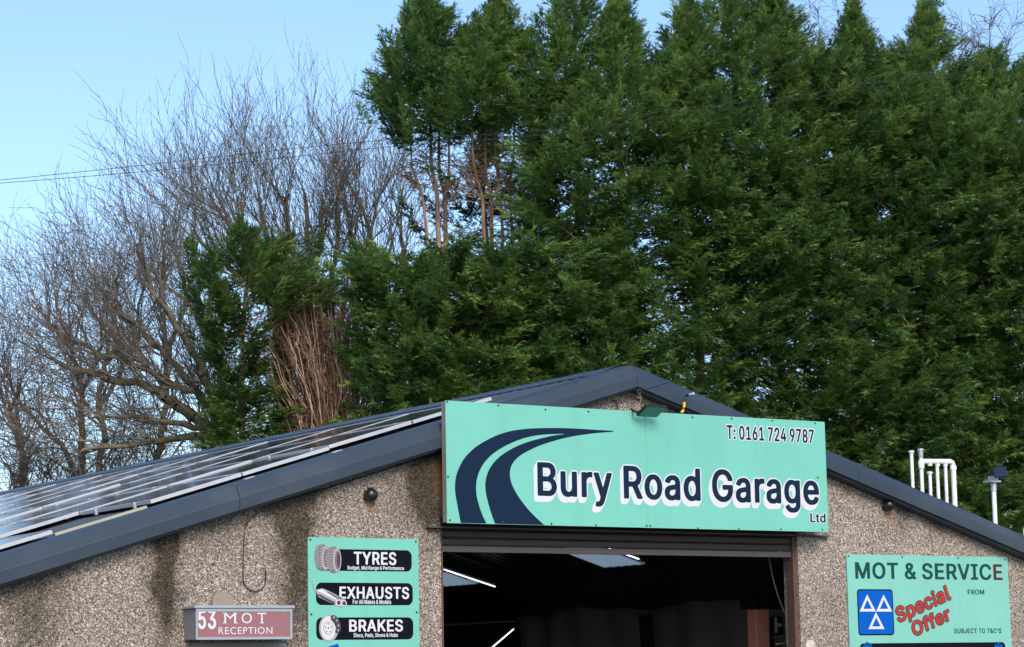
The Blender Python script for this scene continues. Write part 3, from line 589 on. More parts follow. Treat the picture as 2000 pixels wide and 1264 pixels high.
# ------------------------------------------------------------------ tyres / exhausts / brakes sign
TY = -.02
tx0 = U(602, 1150, TY)[0]; tx1 = U(818, 1150, TY)[0]; tz1 = (U(600, 1049, TY)[2]+U(816, 1053, TY)[2])/2
TS = thing('services_sign', ((tx0+tx1)/2, TY, .8), 'tall mint green sign listing tyres, exhausts and brakes beside the opening', 'sign')
MB().box((tx0, TY, .8), (tx1, TY+.015, tz1)).build('board', 'sign_green', TS)
T1, T2, T3 = TY-.0015, TY-.003, TY-.0045
for r in ([(615, 1072), (804, 1075), (804, 1117), (618, 1114)], [(616, 1137), (806, 1140), (806, 1183), (618, 1181)], [(617, 1206), (807, 1206), (807, 1250), (618, 1249)]):
    b = [U(x, y, TY) for x, y in r]
    x0 = (b[0][0]+b[3][0])/2; x1 = (b[1][0]+b[2][0])/2; z1 = (b[0][2]+b[1][2])/2; z0 = (b[2][2]+b[3][2])/2
    MB().flat(rrect(x0, z0, x1, z1, .06), T1).build('banner', 'print_black', TS)
zq = U(700, 1273, TY)[2]
MB().flat(rrect(x0, zq-.21, x1, zq, .06), T1).build('banner', 'print_black', TS)
bx = [U(x, y, TY) for x, y in ((641, 1263), (660, 1257), (663, 1266), (646, 1275))]
MB().flat([(p[0], p[2]) for p in bx], T2).build('battery_picture', 'print_blue', TS)
def line(body, px0, px1, ptop, pbot, Y, mat, parent, bold, xm=None):
    xm = xm or (px0+px1)/2
    a = U(px0, (ptop+pbot)/2, Y)[0]; b = U(px1, (ptop+pbot)/2, Y)[0]
    return text(body, (a, b, U(xm, pbot, Y)[2], U(xm, ptop, Y)[2]), Y, mat, parent)
line('TYRES', 691, 774, 1078, 1103.5, T2, 'print_white', TS, .022)
line('Budget, Mid Range & Performance', 679, 789, 1105.5, 1115, T2, 'print_white', TS, .018)
line('EXHAUSTS', 663, 799, 1146, 1170, T2, 'print_white', TS, .022)
line('For All Makes & Models', 689, 764, 1171.5, 1180, T2, 'print_white', TS, .018)
line('BRAKES', 682, 787, 1210, 1234, T2, 'print_white', TS, .022)
line('Discs, Pads, Shoes & Hubs', 691, 777, 1236.5, 1246, T2, 'print_white', TS, .018)
screws(TS, [(606, 1054), (812, 1058), (608, 1200), (814, 1196)], TY)
# pictures printed on the sign
def tyre(cx, cy, name):
    c = U(cx, cy, TY); x, z = c[0], c[2]
    p = MB().flat(ell(x, z, .083, .128), T2).build(name, 'print_g2', TS)
    for k in range(9):                                   # tread blocks
        zz = z-.1+k*.025; wd = .07*math.sqrt(max(.05, 1-((zz-z)/.13)**2))
        m_ = MB()
        for sgn in (-1, 1):
            m_.flat([(x-.03+sgn*.004, zz), (x-.03+sgn*wd*.85, zz+.022), (x-.03+sgn*wd*.85, zz+.03), (x-.03+sgn*.004, zz+.008)], T2-.0006)
        m_.build('tread', 'print_g3', p)
    MB().flat(ell(x+.038, z-.004, .046, .116), T2-.0010).build('sidewall', 'print_g3', p)
    MB().flat(ell(x+.044, z-.004, .03, .088), T2-.0014).build('rim', 'print_pink', p)
    MB().flat(ell(x+.054, z-.004, .016, .075), T2-.0018).build('rim_shade', 'print_g1', p)
tyre(629, 1089, 'tyre_picture'); 
_t3 = T2; T2 = T2-.0022; tyre(651, 1093, 'tyre_picture'); T2 = _t3
def quadpx(pts, Y): return [(p[0], p[2]) for p in (U(x, y, Y) for x, y in pts)]
ex = MB().flat(quadpx([(617, 1152), (630, 1149), (650, 1158), (675, 1172), (677, 1180), (668, 1187), (655, 1182), (622, 1166)], T2), T2).build('exhaust_picture', 'print_g3', TS)
MB().flat(quadpx([(618, 1153), (628, 1151), (660, 1168), (656, 1172)], T2), T2-.0006).build('highlight', 'print_white', ex)
MB().flat(quadpx([(620, 1163), (624, 1161), (655, 1177), (653, 1181)], T2), T2-.0006).build('shade', 'print_g1', ex)
MB().flat(quadpx([(636, 1156), (645, 1157), (664, 1168), (660, 1171)], T2), T2-.001).build('shade', 'print_g2', ex)
MB().flat(quadpx([(608.5, 1134), (611, 1134), (615, 1152), (619, 1158), (616, 1158), (612, 1151)], T2), T2-.0006).build('pipe', 'print_g3', ex)
for cx, cy in ((661, 1177.5), (671.5, 1178.5)):
    c = U(cx, cy, T2); MB().flat(ell(c[0], c[2], .032, .03), T2-.0012).build('tailpipe', 'print_g4', ex)
    MB().flat(ell(c[0]+.003, c[2], .02, .021), T2-.0018).build('tailpipe_bore', 'print_g1', ex)
c = U(642, 1227, TY)
bk = MB().flat(ell(c[0], c[2], .105, .128), T2).build('brake_picture', 'print_g3', TS)
for r, mt_, d in ((.094, 'print_g4', 5), (.062, 'print_g3', 9), (.054, 'print_g4', 12), (.022, 'print_white', 15), (.01, 'print_g1', 18)):
    MB().flat(ell(c[0]-.006, c[2], r*.86, r*1.2 if r > .09 else r), T2-.0001*d).build('disc_ring', mt_, bk)
for k in range(5):
    a = 2*math.pi*k/5+.3; MB().flat(ell(c[0]-.006+.034*math.cos(a), c[2]+.04*math.sin(a), .006, .007, 8), T2-.0016).build('wheel_bolt', 'print_g1', bk)
MB().flat(quadpx([(646, 1203), (652, 1201), (660, 1207), (665, 1218), (666, 1230), (661, 1238), (654, 1235), (656, 1226), (652, 1217), (646, 1210)], T2), T2-.002).build('caliper', 'print_g1', bk)
for p in ((652, 1206), (658, 1212), (661, 1222), (660, 1231)):
    cc = U(*p, T2); MB().flat(ell(cc[0], cc[2], .009, .012, 8), T2-.0025).build('caliper_bolt', 'print_g3', bk)

# ------------------------------------------------------------------ MOT & service sign
MY = -.02
mx0, mx1 = U(1656.5, 1170, MY)[0], U(1971.5, 1170, MY)[0]; mz1 = (U(1653, 1082, MY)[2]+U(1967, 1089, MY)[2])/2
MO = thing('service_sign', ((mx0+mx1)/2, MY, mz1-1.22), 'wide mint green MOT sign with blue triangle emblem and red special offer', 'sign')
MB().box((mx0, MY, mz1-1.22), (mx1, MY+.015, mz1)).build('board', 'sign_green_pale', MO)
M1, M2, M3 = MY-.0015, MY-.003, MY-.0045
ya, yb_ = U(1672, 1098, MY), U(1957, 1103, MY); zt = (U(1690, 1098, MY)[2]+U(1940, 1103, MY)[2])/2; zl = (U(1690, 1129.5, MY)[2]+U(1940, 1133.5, MY)[2])/2
xe = U(1925.5, 1118, MY)[0]
HB = (U(1670, 1113, MY)[0], U(1957.5, 1118, MY)[0], zl-.004, zt+.004)
for rng_ in ((0, 1, 2), (4,), range(6, 12)): text('MOT & SERVICE', HB, M1, 'print_teal_dark', MO, only=rng_)
text('MOT & SERVICE', HB, M1, 'print_brown', MO, only=[12])['label'] = 'faded brown last letter'
line('FROM', 1890, 1922.5, 1151.5, 1161.5, M1, 'print_teal_dark', MO, .006)
line("SUBJECT TO T&C'S", 1863.5, 1956, 1227.5, 1237, M1, 'print_teal_dark', MO, .006)
e = [U(x, y, MY) for x, y in ((1673, 1151), (1743, 1151), (1677, 1241), (1747, 1241))]
ex0, ex1, ez1, ez0 = (e[0][0]+e[2][0])/2, (e[1][0]+e[3][0])/2, (e[0][2]+e[1][2])/2, (e[2][2]+e[3][2])/2
em = MB().flat(rrect(ex0, ez0, ex1, ez1, .04), M1).build('emblem', 'print_black', MO)
MB().flat(rrect(ex0+.014, ez0+.014, ex1-.014, ez1-.014, .032), M2).build('emblem_field', 'print_blue', em)
def tri(cx, ztop, zbot, hw, k):
    t = .3
    o = [(cx-hw, zbot), (cx+hw, zbot), (cx, ztop)]; hgt = ztop-zbot
    i = [(cx-hw*.53, zbot+hgt*.155), (cx+hw*.53, zbot+hgt*.155), (cx, zbot+hgt*.70)]
    mb = MB(); V = [(x, M3, z) for x, z in o+i]; mb.add(V, [(0, 1, 4, 3), (1, 2, 5, 4), (2, 0, 3, 5)]); mb.build('triangle', 'print_white', em)
ew, eh = ex1-ex0, ez1-ez0; cxm = (ex0+ex1)/2
tri(ex0+ew*.275, ez0+eh*.885, ez0+eh*.515, ew*.225, 0); tri(ex0+ew*.735, ez0+eh*.885, ez0+eh*.515, ew*.225, 1); tri(cxm, ez0+eh*.5, ez0+eh*.135, ew*.225, 2)
for body, cx, cy, hw, hh in (('Special', 1803.5, 1182.5, .425, .108), ('Offer', 1818, 1213.5, .30, .082)):
    c = U(cx, cy, MY); a = math.atan2(.33, 1.)
    text(body, (c[0]-hw, c[0]+hw, c[2]-hh, c[2]+hh), M1, 'print_teal_dark', MO, 'letter_outline', .011, rot=a)
    text(body, (c[0]-hw, c[0]+hw, c[2]-hh, c[2]+hh), M2, 'print_red', MO, rot=a)
b0, b1 = U(1679, 1256, MY), U(1963, 1255, MY)
MB().flat(rrect(b0[0], mz1-1.2, b1[0], (b0[2]+b1[2])/2, .05), M1).build('banner', 'print_black', MO)
for cx in (1694, 1950):
    c = U(cx, 1266, MY); s_ = MB()
    for k in range(6):
        a = math.pi/2+k*math.pi/3; d = np.array((math.cos(a), math.sin(a))); n_ = np.array((-d[1], d[0])); o = np.array((c[0], c[2]))
        s_.flat([tuple(o-n_*.012), tuple(o+d*.06-n_*.012), tuple(o+d*.075), tuple(o+d*.06+n_*.012), tuple(o+n_*.012)], M2-.0002*k)
        for sg in (-1, 1):
            q_ = o+d*.045; e_ = q_+(d*.6+n_*sg*.8)*.028; s_.flat([tuple(q_-d*.006), tuple(e_-d*.006), tuple(e_+d*.006), tuple(q_+d*.006)], M2-.0014-.0001*k)
    s_.build('snowflake', 'print_blue', MO)
screws(MO, [(1657, 1086), (1762, 1088), (1871, 1090), (1963, 1093)], MY)

# ------------------------------------------------------------------ reception box sign and doorway
KY = -.26
k0, k1 = U(383, 1215, KY), U(571, 1215, KY); kz1, kz0 = (U(383, 1187, KY)[2]+U(570, 1190, KY)[2])/2, (U(387, 1249, KY)[2]+U(573, 1249, KY)[2])/2
KS = thing('reception_sign', ((k0[0]+k1[0])/2, 0, kz0), 'grey box sign with faded pink face numbered 53 over the reception door', 'sign')
MB().box((k0[0], KY+.012, kz0), (k1[0], -.003, kz1)).build('case', 'box_grey', KS, bevel=.006)
MB().box((k0[0]-.02, KY-.012, kz1+.001), (k1[0]+.02, -.003, kz1+.028)).build('cap', 'box_cap', KS, bevel=.004)
fw = .022
mbf = MB().box((k0[0], KY, kz0), (k1[0], KY+.011, kz0+fw)).box((k0[0], KY, kz1-fw*1.3), (k1[0], KY+.011, kz1)).box((k0[0], KY, kz0+fw), (k0[0]+fw*.8, KY+.011, kz1-fw*1.3)).box((k1[0]-fw, KY, kz0+fw), (k1[0], KY+.011, kz1-fw*1.3))
mbf.build('face_frame', 'box_cap', KS)
MB().box((k0[0]+fw*.8, KY+.004, kz0+fw), (k1[0]-fw, KY+.0115, kz1-fw*1.3)).build('face_panel', 'pink_panel', KS)
KL = KY+.0025
def roman(body, box, Y, mat, parent, spacing=1.):
    cu = bpy.data.curves.new('t', 'FONT'); cu.body = body; cu.resolution_u = 5; cu.space_character = spacing
    to = bpy.data.objects.new('t', cu); COL.objects.link(to)
    dg = bpy.context.evaluated_depsgraph_get(); dg.update()
    me = bpy.data.meshes.new_from_object(to.evaluated_get(dg)); bpy.data.objects.remove(to); me.name = 'lettering'
    V = np.zeros(len(me.vertices)*3); me.vertices.foreach_get('co', V); V = V.reshape(-1, 3); lo, hi = V.min(0), V.max(0); x0, x1, z0, z1 = box
    P = np.stack([x0+(V[:, 0]-lo[0])*(x1-x0)/(hi[0]-lo[0]), np.full(len(V), Y), z0+(V[:, 1]-lo[1])*(z1-z0)/(hi[1]-lo[1])], 1)-rootloc(parent)
    me.vertices.foreach_set('co', P.ravel().astype(np.float32)); me.materials.clear(); me.update()
    return link('lettering', me, mat, parent)
def kline(body, a, b, top, bot, bold, sp=1.):
    xm = (a+b)/2; A, Bx = U(a, (top+bot)/2, KL)[0], U(b, (top+bot)/2, KL)[0]
    bxx = (A, Bx, U(xm, bot, KL)[2], U(xm, top, KL)[2])
    if body == '53': return [text(body, bxx, KL, 'print_white', KS, 'digit', only=[i]) for i in (0, 1)]
    return roman(body, bxx, KL, 'print_white', KS, sp)
kline('53', 387, 422, 1191.5, 1229, .04)
kline('M', 438, 461, 1197, 1217, .006); kline('O', 472, 492, 1197, 1217.5, .006); kline('T', 503, 520, 1197, 1217, .006)
kline('RECEPTION', 427, 532, 1225, 1238.5, .004, 1.12)
def serif(xa, xb, yb):                                       # small feet of the roman capitals
    a, b = U(xa, yb, KL), U(xb, yb, KL); return [(a[0], a[2]-.003), (b[0], a[2]-.003), (b[0], a[2]+.005), (a[0], a[2]+.005)]
sm = MB()
for i, (xa, xb, yb) in enumerate([(435.5, 442.5, 1217), (457, 464, 1217), (436, 442, 1198), (457, 463, 1198), (508, 515.5, 1217)]): sm.flat(serif(xa, xb, yb), KL-.0005-.0001*i)
sm.build('serifs', 'print_white', KS)
# timber packing behind the sign, seen above it
pk = [(415, 1184), (416, 1171), (420, 1161), (428, 1156), (438, 1156), (449, 1160), (456, 1168), (459, 1184)]
pp = quadpx(pk, -.05)
n = len(pp); MB().add([(x, -.05, z) for x, z in pp]+[(x, -.006, z) for x, z in pp], [tuple(range(n)), tuple(reversed(range(n, 2*n)))]+[(i, (i+1) % n, n+(i+1) % n, n+i) for i in range(n)]).build('packing_board', 'timber_patch', KS)
# doorway under it
RD = thing('reception_door', ((DX0+DX1)/2, .12, 0), 'dark glazed reception door in a grey frame under the box sign', 'door')
for a, b in (((DX0, .02, 0), (DX0+.06, .14, DZ-.061)), ((DX1-.06, .02, 0), (DX1, .14, DZ-.061)), ((DX0, .02, DZ-.06), (DX1, .14, DZ-.002))):
    MB().box(a, b).build('frame', 'box_grey', RD)
MB().box((DX0+.062, .08, .02), (DX1-.062, .1, DZ-.064)).build('door_leaf', 'black_plastic', RD)
MB().tube([(DX1-.13, .03, .95), (DX1-.13, .03, 1.15)], .012).build('handle', 'galv', RD)

# ------------------------------------------------------------------ small fittings on the wall
for (px, py), lb in (((725, 967), 'black round bulkhead lamp above the services sign, rust streak below'), ((1736, 987), 'black round bulkhead lamp on the right gable, near the MOT sign')):
    c = U(px, py, -.06)
    T = thing('bulkhead_lamp', (c[0], 0, c[2]), lb, 'lamp', 'bulkhead lamps on the gable')
    MB().lathe((c[0], -.002, c[2]), (0, -1, 0), [(0, .058), (.02, .06), (.03, .05)], 20).build('base', 'black_plastic', T, True)
    MB().lathe((c[0], -.033, c[2]), (0, -1, 0), [(0, .05), (.01, .062), (.035, .066), (.06, .058), (.08, .038), (.088, .012), (.089, .001)], 20).build('dome', 'black_plastic', T, True)
    MB().box((c[0]-.012, -.1, c[2]+.055), (c[0]+.012, -.002, c[2]+.072)).build('hood_clip', 'dark_rubber', T)
# floodlight over the sign
fp = [U(1244, 812.5, -.5), U(1283, 815, -.5), U(1302, 796.5, -.5), U(1262, 794, -.5)]
FL = thing('floodlight', (float(fp[0][0]), SY, float(fp[0][2])), 'slim black floodlight tilted down over the top of the green sign', 'lamp')
fc = np.mean(fp, 0)
# lamp body: a flat tray, long side along the wall, tilted so that the glass looks down and out
fax = np.array([1, 0, 0.]); fay = np.array([0, -.9, .436]); fan = -np.cross(fax, fay)
fW, fH = .13, .1
fc = U(1273, 804.5, -.42)
def fl(a, b, c): return tuple(fc+fax*a+fay*b+fan*c)
def slab(w_, h_, c0, c1):
    V = [fl(sx*w_, sy*h_, c) for c in (c0, c1) for sx, sy in ((-1, -1), (1, -1), (1, 1), (-1, 1))]
    return MB().add(V, [(0, 3, 2, 1), (4, 5, 6, 7), (0, 1, 5, 4), (1, 2, 6, 5), (2, 3, 7, 6), (3, 0, 4, 7)])
slab(fW, fH, 0, .028).build('housing', 'black_plastic', FL, bevel=.005)
slab(fW-.014, fH-.014, -.003, .001).build('glass', 'flood_glass', FL)
for k in range(6):
    a = -fW*.8+k*fW*.32
    V = [fl(a+dx, b, c) for c in (.029, .042) for dx, b in ((0, -fH*.7), (.006, -fH*.7), (.006, fH*.7), (0, fH*.7))]
    MB().add(V, [(0, 3, 2, 1), (4, 5, 6, 7), (0, 1, 5, 4), (1, 2, 6, 5), (2, 3, 7, 6), (3, 0, 4, 7)]).build('cooling_fin', 'black_plastic', FL)
MB().tube([fl(-fW, -.03, .014), fl(-fW-.03, -.05, .014), (fc[0]-.13, SY+.02, st+.02), (fc[0]-.1, SY+.04, st-.03)], .012, 6).build('bracket', 'black_plastic', FL)
MB().tube([fl(0, -fH, .02), (fc[0]+.02, SY+.06, st+.06), (fc[0]+.1, SY+.1, st-.02)], .006, 6).build('flex', 'dark_rubber', FL)
# eye bolt and span wire at the apex
def cat(a, b, sag, n=24):
    a, b = np.array(a, float), np.array(b, float); return [tuple(a+(b-a)*t-np.array((0, 0, sag*4*t*(1-t)))) for t in np.linspace(0, 1, n)]
ey = U(1249, 765, -.2)
EB = thing('cable_anchor', tuple(ey), 'rusty eye bolt with rope tail under the peak of the gable', 'anchor')
MB().tube([tuple(ey+np.array((.022*math.cos(t), .0, .022*math.sin(t)))) for t in np.linspace(0, 2*math.pi, 14)], .006, 6, False).build('eye', 'rust_steel', EB)
MB().tube([tuple(ey+np.array((0, .0, -.02))), tuple(ey+np.array((0, .1, -.03))), tuple(ey+np.array((0, .2, -.03)))], .007, 6).build('shank', 'rust_steel', EB)
MB().tube([tuple(U(*p, -.15)) for p in ((1249, 770), (1252, 780), (1249, 790), (1240, 797), (1232, 799))], .006, 5).build('rope_tail', 'rope', EB)
MB().tube([tuple(U(*p, -.02)) for p in ((1194, 782), (1204, 784), (1206, 791), (1207, 800))], .006, 5).build('loose_flex', 'dark_rubber', EB)
MB().box(tuple(U(1243, 778.5, -.03)), tuple(U(1254, 774.5, -.004))).build('fixing_plate', 'galv', EB)
far1 = DP(2090, 285, 20.)
W1 = MB().tube(cat(ey, far1, .25), .0035, 5).build('span_wire', 'wire'); tag(W1, 'thin wire rising right from the eye bolt at the gable peak', 'cable', 'service cables to the gable')
cb = U(1335, 806, -.24); cm = [tuple(U(*p, -.24)) for p in ((1332, 806), (1336, 795), (1337, 780), (1340, 773))]
CB = thing('service_cable', tuple(cb), 'black service cable with yellow and white sleeves leaving the top of the sign', 'cable', 'service cables to the gable')
MB().tube(cm, .01, 6).build('drop', 'dark_rubber', CB)
MB().tube([tuple(U(*p, -.24)) for p in ((1330, 806), (1334, 803), (1336, 795), (1336.5, 786))], .016, 8).build('sleeve', 'yellow_sleeve', CB)['label'] = 'yellow sleeve'
e0 = U(1340, 773, -.24); far2 = DP(2110, 300, 20.); pts = cat(e0, far2, .3)
MB().tube(pts, .004, 5).build('span', 'dark_rubber', CB)
d_ = np.array(pts[1])-np.array(pts[0])
def at(px): return U(px, 773-(px-1340)*.66, -.28)
q0 = np.array(pts[0])+d_*.25; q1 = np.array(pts[0])+d_*.55
MB().tube([tuple(pts[0]), tuple(q0)], .012, 6).build('clamp', 'dark_rubber', CB)
MB().tube([tuple(q0), tuple(q1)], .013, 6).build('sleeve', 'white_sleeve', CB)['label'] = 'white sleeve'
# old flex hanging in a loop on the left wall
lf = [(478, 1040), (476, 1060), (475, 1090), (475, 1130), (478, 1142), (486, 1151), (497, 1155), (509, 1152), (517, 1143), (519, 1130), (519, 1112)]
lo = MB().tube([tuple(U(*p, -.012)) for p in [tuple(a) for a in smooth_curve(lf, 3)]], .005, 5).build('wall_flex', 'dark_rubber'); tag(lo, 'thin dark flex hanging in a loop on the pebbledash above reception', 'cable')
lo2 = MB().tube([tuple(U(*p, -.012)) for p in ((560, 977), (530, 986), (508, 1000), (490, 1012), (480, 1028), (478, 1040))], .004, 5).build('wall_flex', 'dark_rubber'); tag(lo2, 'thin dark flex running up the wall towards the verge trim', 'cable')
# lump of expanding foam by the right jamb
fo = U(1586, 1258, -.03); mb = MB()
bm = bmesh.new(); bmesh.ops.create_icosphere(bm, subdivisions=3, radius=.075)
rg = random.Random(5)
for v in bm.verts: v.co *= 1+.22*math.sin(v.co.x*60+1)*math.sin(v.co.z*50)+rg.uniform(-.05, .05); v.co.y *= .5; v.co.z *= 1.05
me = bpy.data.meshes.new('foam_patch'); bm.to_mesh(me); bm.free()
fo_o = link('foam_patch', me, 'foam', None, tuple(fo+np.array((0, .02, -.03)))); tag(fo_o, 'pale lump of filler on the wall right of the opening', 'filler')

# ------------------------------------------------------------------ inside the workshop
def tubelight(a, b, lb):
    T = thing('tube_light', tuple(a), lb, 'lamp', 'tube lights in the workshop')
    d = np.array(b)-np.array(a); L = np.linalg.norm(d); d = d/L
    MB().tube([tuple(a), tuple(b)], .009, 8).build('tube', 'tube_glow', T)
    for p in (np.array(a)-d*.03, np.array(b)): MB().tube([tuple(p), tuple(p+d*.03)], .012, 8).build('end_cap', 'galv', T)
    MB().tube([tuple(np.array(a)+(0, 0, .045)), tuple(np.array(b)+(0, 0, .045))], .022, 6).build('batten', 'interior_dark', T)
tubelight(U(866, 1112, 10.5), U(967, 1146, 10.4), 'lit tube light at the left of the workshop opening')
tubelight(U(1188, 1071, 6.), U(1248, 1092, 5.9), 'short lit tube light beside the bright rooflight')
tubelight(U(955, 1270, 9.), U(1003, 1229, 9.), 'glowing bar standing in for a windscreen reflection at the bottom left of the opening')  # no lamp here: glowing bar added in place of a car windscreen's reflection
# tarpaulin on the right-hand wall
nu, nv = 90, 16; V = []
for j in range(nv):
    for i in range(nu):
        u_, v_ = i/(nu-1), j/(nv-1); y = 4.3+u_*9.; z = .4+v_*(2.35+.12*math.sin(u_*19)); x = 9.42-.08*math.sin(u_*60+math.sin(v_*3)*1.2)*(1.1-v_*.7)-.1*math.sin(u_*17+v_)
        V.append((x, y, z))
TPm = MB().add(V, [(j*nu+i, j*nu+i+1, (j+1)*nu+i+1, (j+1)*nu+i) for j in range(nv-1) for i in range(nu-1)]).build('tarpaulin', 'tarp', None, True)
sd = TPm.modifiers.new('t', 'SOLIDIFY'); sd.thickness = .006
tag(TPm, 'grey creased sheet hanging along the far wall inside the workshop', 'sheet')
# vehicle lift
LY = 1.4
l0, l1 = U(1477, 1230, LY), U(1503, 1230, LY); lt = U(1490, 1190, LY)[2]
LF = thing('vehicle_lift', ((l0[0]+l1[0])/2, LY, 0), 'salmon pink lift post with black motor head inside the opening', 'lift')
MB().box((l0[0], LY, 0.03), (l1[0], LY+.16, lt)).build('post', 'lift_paint', LF, bevel=.008)
MB().box((l0[0]-.2, LY-.15, .03), (l1[0]+.2, LY+.4, .05)).build('base_plate', 'lift_paint', LF)
h0, h1 = U(1466, 1180, LY), U(1546, 1180, LY)
MB().box((h0[0], LY-.04, lt+.002), (h1[0], LY+.2, U(1500, 1172, LY)[2])).build('head', 'black_plastic', LF, bevel=.01)
m0, m1 = U(1509, 1215, LY), U(1535, 1215, LY)
MB().lathe(((m0[0]+m1[0])/2, LY+.05, U(1520, 1240, LY)[2]), (0, 0, 1), [(0, .05), (.02, .075), (.2, .075), (.215, .05)], 14).build('motor', 'black_plastic', LF, True)
pl = U(1522, 1221, LY-.03); MB().box((pl[0]-.035, LY-.035, pl[2]-.02), (pl[0]+.035, LY-.03, pl[2]+.02)).build('rating_plate', 'white_cable', LF)
hc = MB().tube([tuple(U(*p, .6)) for p in [tuple(a) for a in smooth_curve([(1500, 1078), (1503, 1095), (1510, 1130), (1520, 1165), (1532, 1195), (1542, 1218), (1546, 1235), (1541, 1250), (1530, 1257), (1515, 1258)], 3)]], .008, 6).build('hanging_cable', 'white_cable'); tag(hc, 'pale flex hanging in a curve in front of the lift', 'cable')

# ------------------------------------------------------------------ solar panels on the left slope
PW, PH, PT = 1.645, .985, .035
def panel_meshes():
    fr = MB()
    b = .022
    for a, c in (((0, 0, 0), (PH, b, PT)), ((0, PW-b, 0), (PH, PW, PT)), ((0, b, 0), (b, PW-b, PT)), ((PH-b, b, 0), (PH, PW-b, PT))): fr.box(a, c)
    o = fr.build('frame', 'alu'); f_ = o.data; bpy.data.objects.remove(o)
    o = MB().box((b, b, .006), (PH-b, PW-b, PT-.004)).build('glass', 'pv_glass'); gl = o.data; bpy.data.objects.remove(o)
    cl = MB().box((-.014, -.02, -.02), (.014, .02, PT+.003)).build('clamp', 'alu'); c_ = cl.data; bpy.data.objects.remove(cl)
    return f_, gl, c_
PF, PG, PC = panel_meshes()
Rm = Matrix(((-CP, 0, -SP), (0, 1, 0), (-SP, 0, CP))).to_4x4()        # local x runs down the slope, z is the slope normal
SA = thing('solar_array', rp(-1, 4.4, .5, 0.), 'rows of solar panels with pale frames covering the left roof slope', 'solar panels')
SAI = Matrix.Translation(-Vector(SA.location))
rg = random.Random(3)
for c_ in range(10):
    for r_ in range(6):
        if c_ == 0 and r_ == 4: continue
        s = 1.42+r_*1.0; y = .5+c_*1.668+rg.uniform(-.012, .012)
        n_ = .045
        if r_ >= 2: n_ = .033 if c_ == 0 else (.046 if c_ < 3 else .058)
        n_ += .02+rg.uniform(-.004, .004)
        T = link('solar_panel', PF, None, SA); T.matrix_local = SAI @ Matrix.Translation(rp(-1, s, y, n_)) @ Rm @ Matrix.Rotation(rg.uniform(-.003, .003), 4, 'Y')
        link('glass', PG, None, T)
        for yy in (PW*.22, PW*.78): link('clamp', PC, None, T, (PH+.006, yy, 0))
def slopebar(s0, s1, y0, y1, n0, n1, name, mat):
    V = [rp(-1, s, y, n) for s in (s0, s1) for y, n in ((y0, n0), (y1, n0), (y1, n1), (y0, n1))]
    return MB().add(V, [(0, 1, 2, 3), (4, 7, 6, 5), (0, 4, 5, 1), (1, 5, 6, 2), (2, 6, 7, 3), (3, 7, 4, 0)]).build(name, mat, SA)
slopebar(5.45, 6.4, .5, .56, .012, .05, 'mounting_rail', 'rail_yellow')['label'] = 'bare yellowish rail'
for s_ in (3.42, 4.42): slopebar(s_-.1, s_+.01, .42, .5, .012, .03, 'rail_end', 'alu')

# ------------------------------------------------------------------ pipes and lamp on the right slope
PY = .9
def rz(x): return ZR-abs(x-XA)*TP-.03
def pipe(name, px, ytop, r, lb, cap=True):
    p = U(px, ytop, PY); T = thing(name, (p[0], PY, rz(p[0])), lb, 'pipe')
    MB().tube([(p[0], PY, rz(p[0])), (p[0], PY, p[2])], r, 12).build('pipe', 'pvc_white', T, True)
    if cap: MB().lathe((p[0], PY, p[2]-.005), (0, 0, 1), [(0, r+.004), (.012, r+.014), (.03, r+.014), (.034, r+.004)], 12).build('collar', 'pvc_white', T, True)
    return T
pipe('vent_pipe', 1780, 885, .021, 'slim white vent pipe standing alone left of the pipe cluster')
pipe('vent_pipe', 1816, 926, .02, 'short capped white vent pipe under the horizontal pipe')
p2 = U(1799, 905, PY); pe = U(1861, 899, PY); r2 = .03
FP = thing('flue_pipes', (p2[0], PY, rz(p2[0])), 'cluster of white flue pipes joined by one horizontal pipe with elbow', 'pipe')
MB().tube([(p2[0], PY, rz(p2[0])), (p2[0], PY, U(1799, 893, PY)[2])], .023, 12).build('riser', 'pvc_white', FP, True)
MB().lathe((p2[0], PY, U(1799, 916, PY)[2]), (0, 0, 1), [(0, .03), (.01, .036), (.09, .036), (.1, .03)], 12).build('tee', 'pvc_white', FP, True)
MB().lathe((p2[0], PY, U(1799, 893, PY)[2]), (0, 0, 1), [(-.01, .026), (.02, .03), (.07, .03), (.075, .038), (.1, .038), (.102, .02)], 12).build('cowl', 'galv', FP, True)
zh = U(1830, 903, PY)[2]
h = [(p2[0], PY, zh), (pe[0]-.05, PY, zh+.015), (pe[0]-.015, PY, zh+.005), (pe[0], PY, zh-.04), (pe[0], PY, rz(pe[0]))]
MB().tube(h, .032, 12).build('header', 'pvc_white', FP, True)
MB().lathe((pe[0], PY, zh-.085), (0, 0, 1), [(0, .034), (.004, .04), (.045, .04), (.05, .034)], 12).build('elbow_collar', 'pvc_white', FP, True)
for px in (1830, 1846):
    p = U(px, 905, PY); MB().tube([(p[0], PY, rz(p[0])), (p[0], PY, zh-.01)], .021, 10).build('riser', 'pvc_white', FP, True)
for px in (1816, 1831, 1846):
    p = U(px, 905, PY); MB().lathe((p[0], PY, zh-.05), (0, 0, 1), [(0, .022), (.003, .029), (.025, .029), (.03, .022)], 10).build('collar', 'pvc_white', FP, True)
sp = U(1940.5, 950, .7)
SLm = thing('solar_lamp', (sp[0], .7, rz(sp[0])), 'small solar lamp on a grey pole above the right verge', 'lamp')
zt = U(1940, 944, .7)[2]
MB().tube([(sp[0], .7, rz(sp[0])), (sp[0], .7, zt)], .028, 12).build('pole', 'pvc_white', SLm, True)
MB().lathe((sp[0], .7, zt-.1), (0, 0, 1), [(0, .031), (.004, .036), (.12, .036), (.124, .02)], 12).build('socket', 'galv', SLm, True)
zb2 = zt+.03
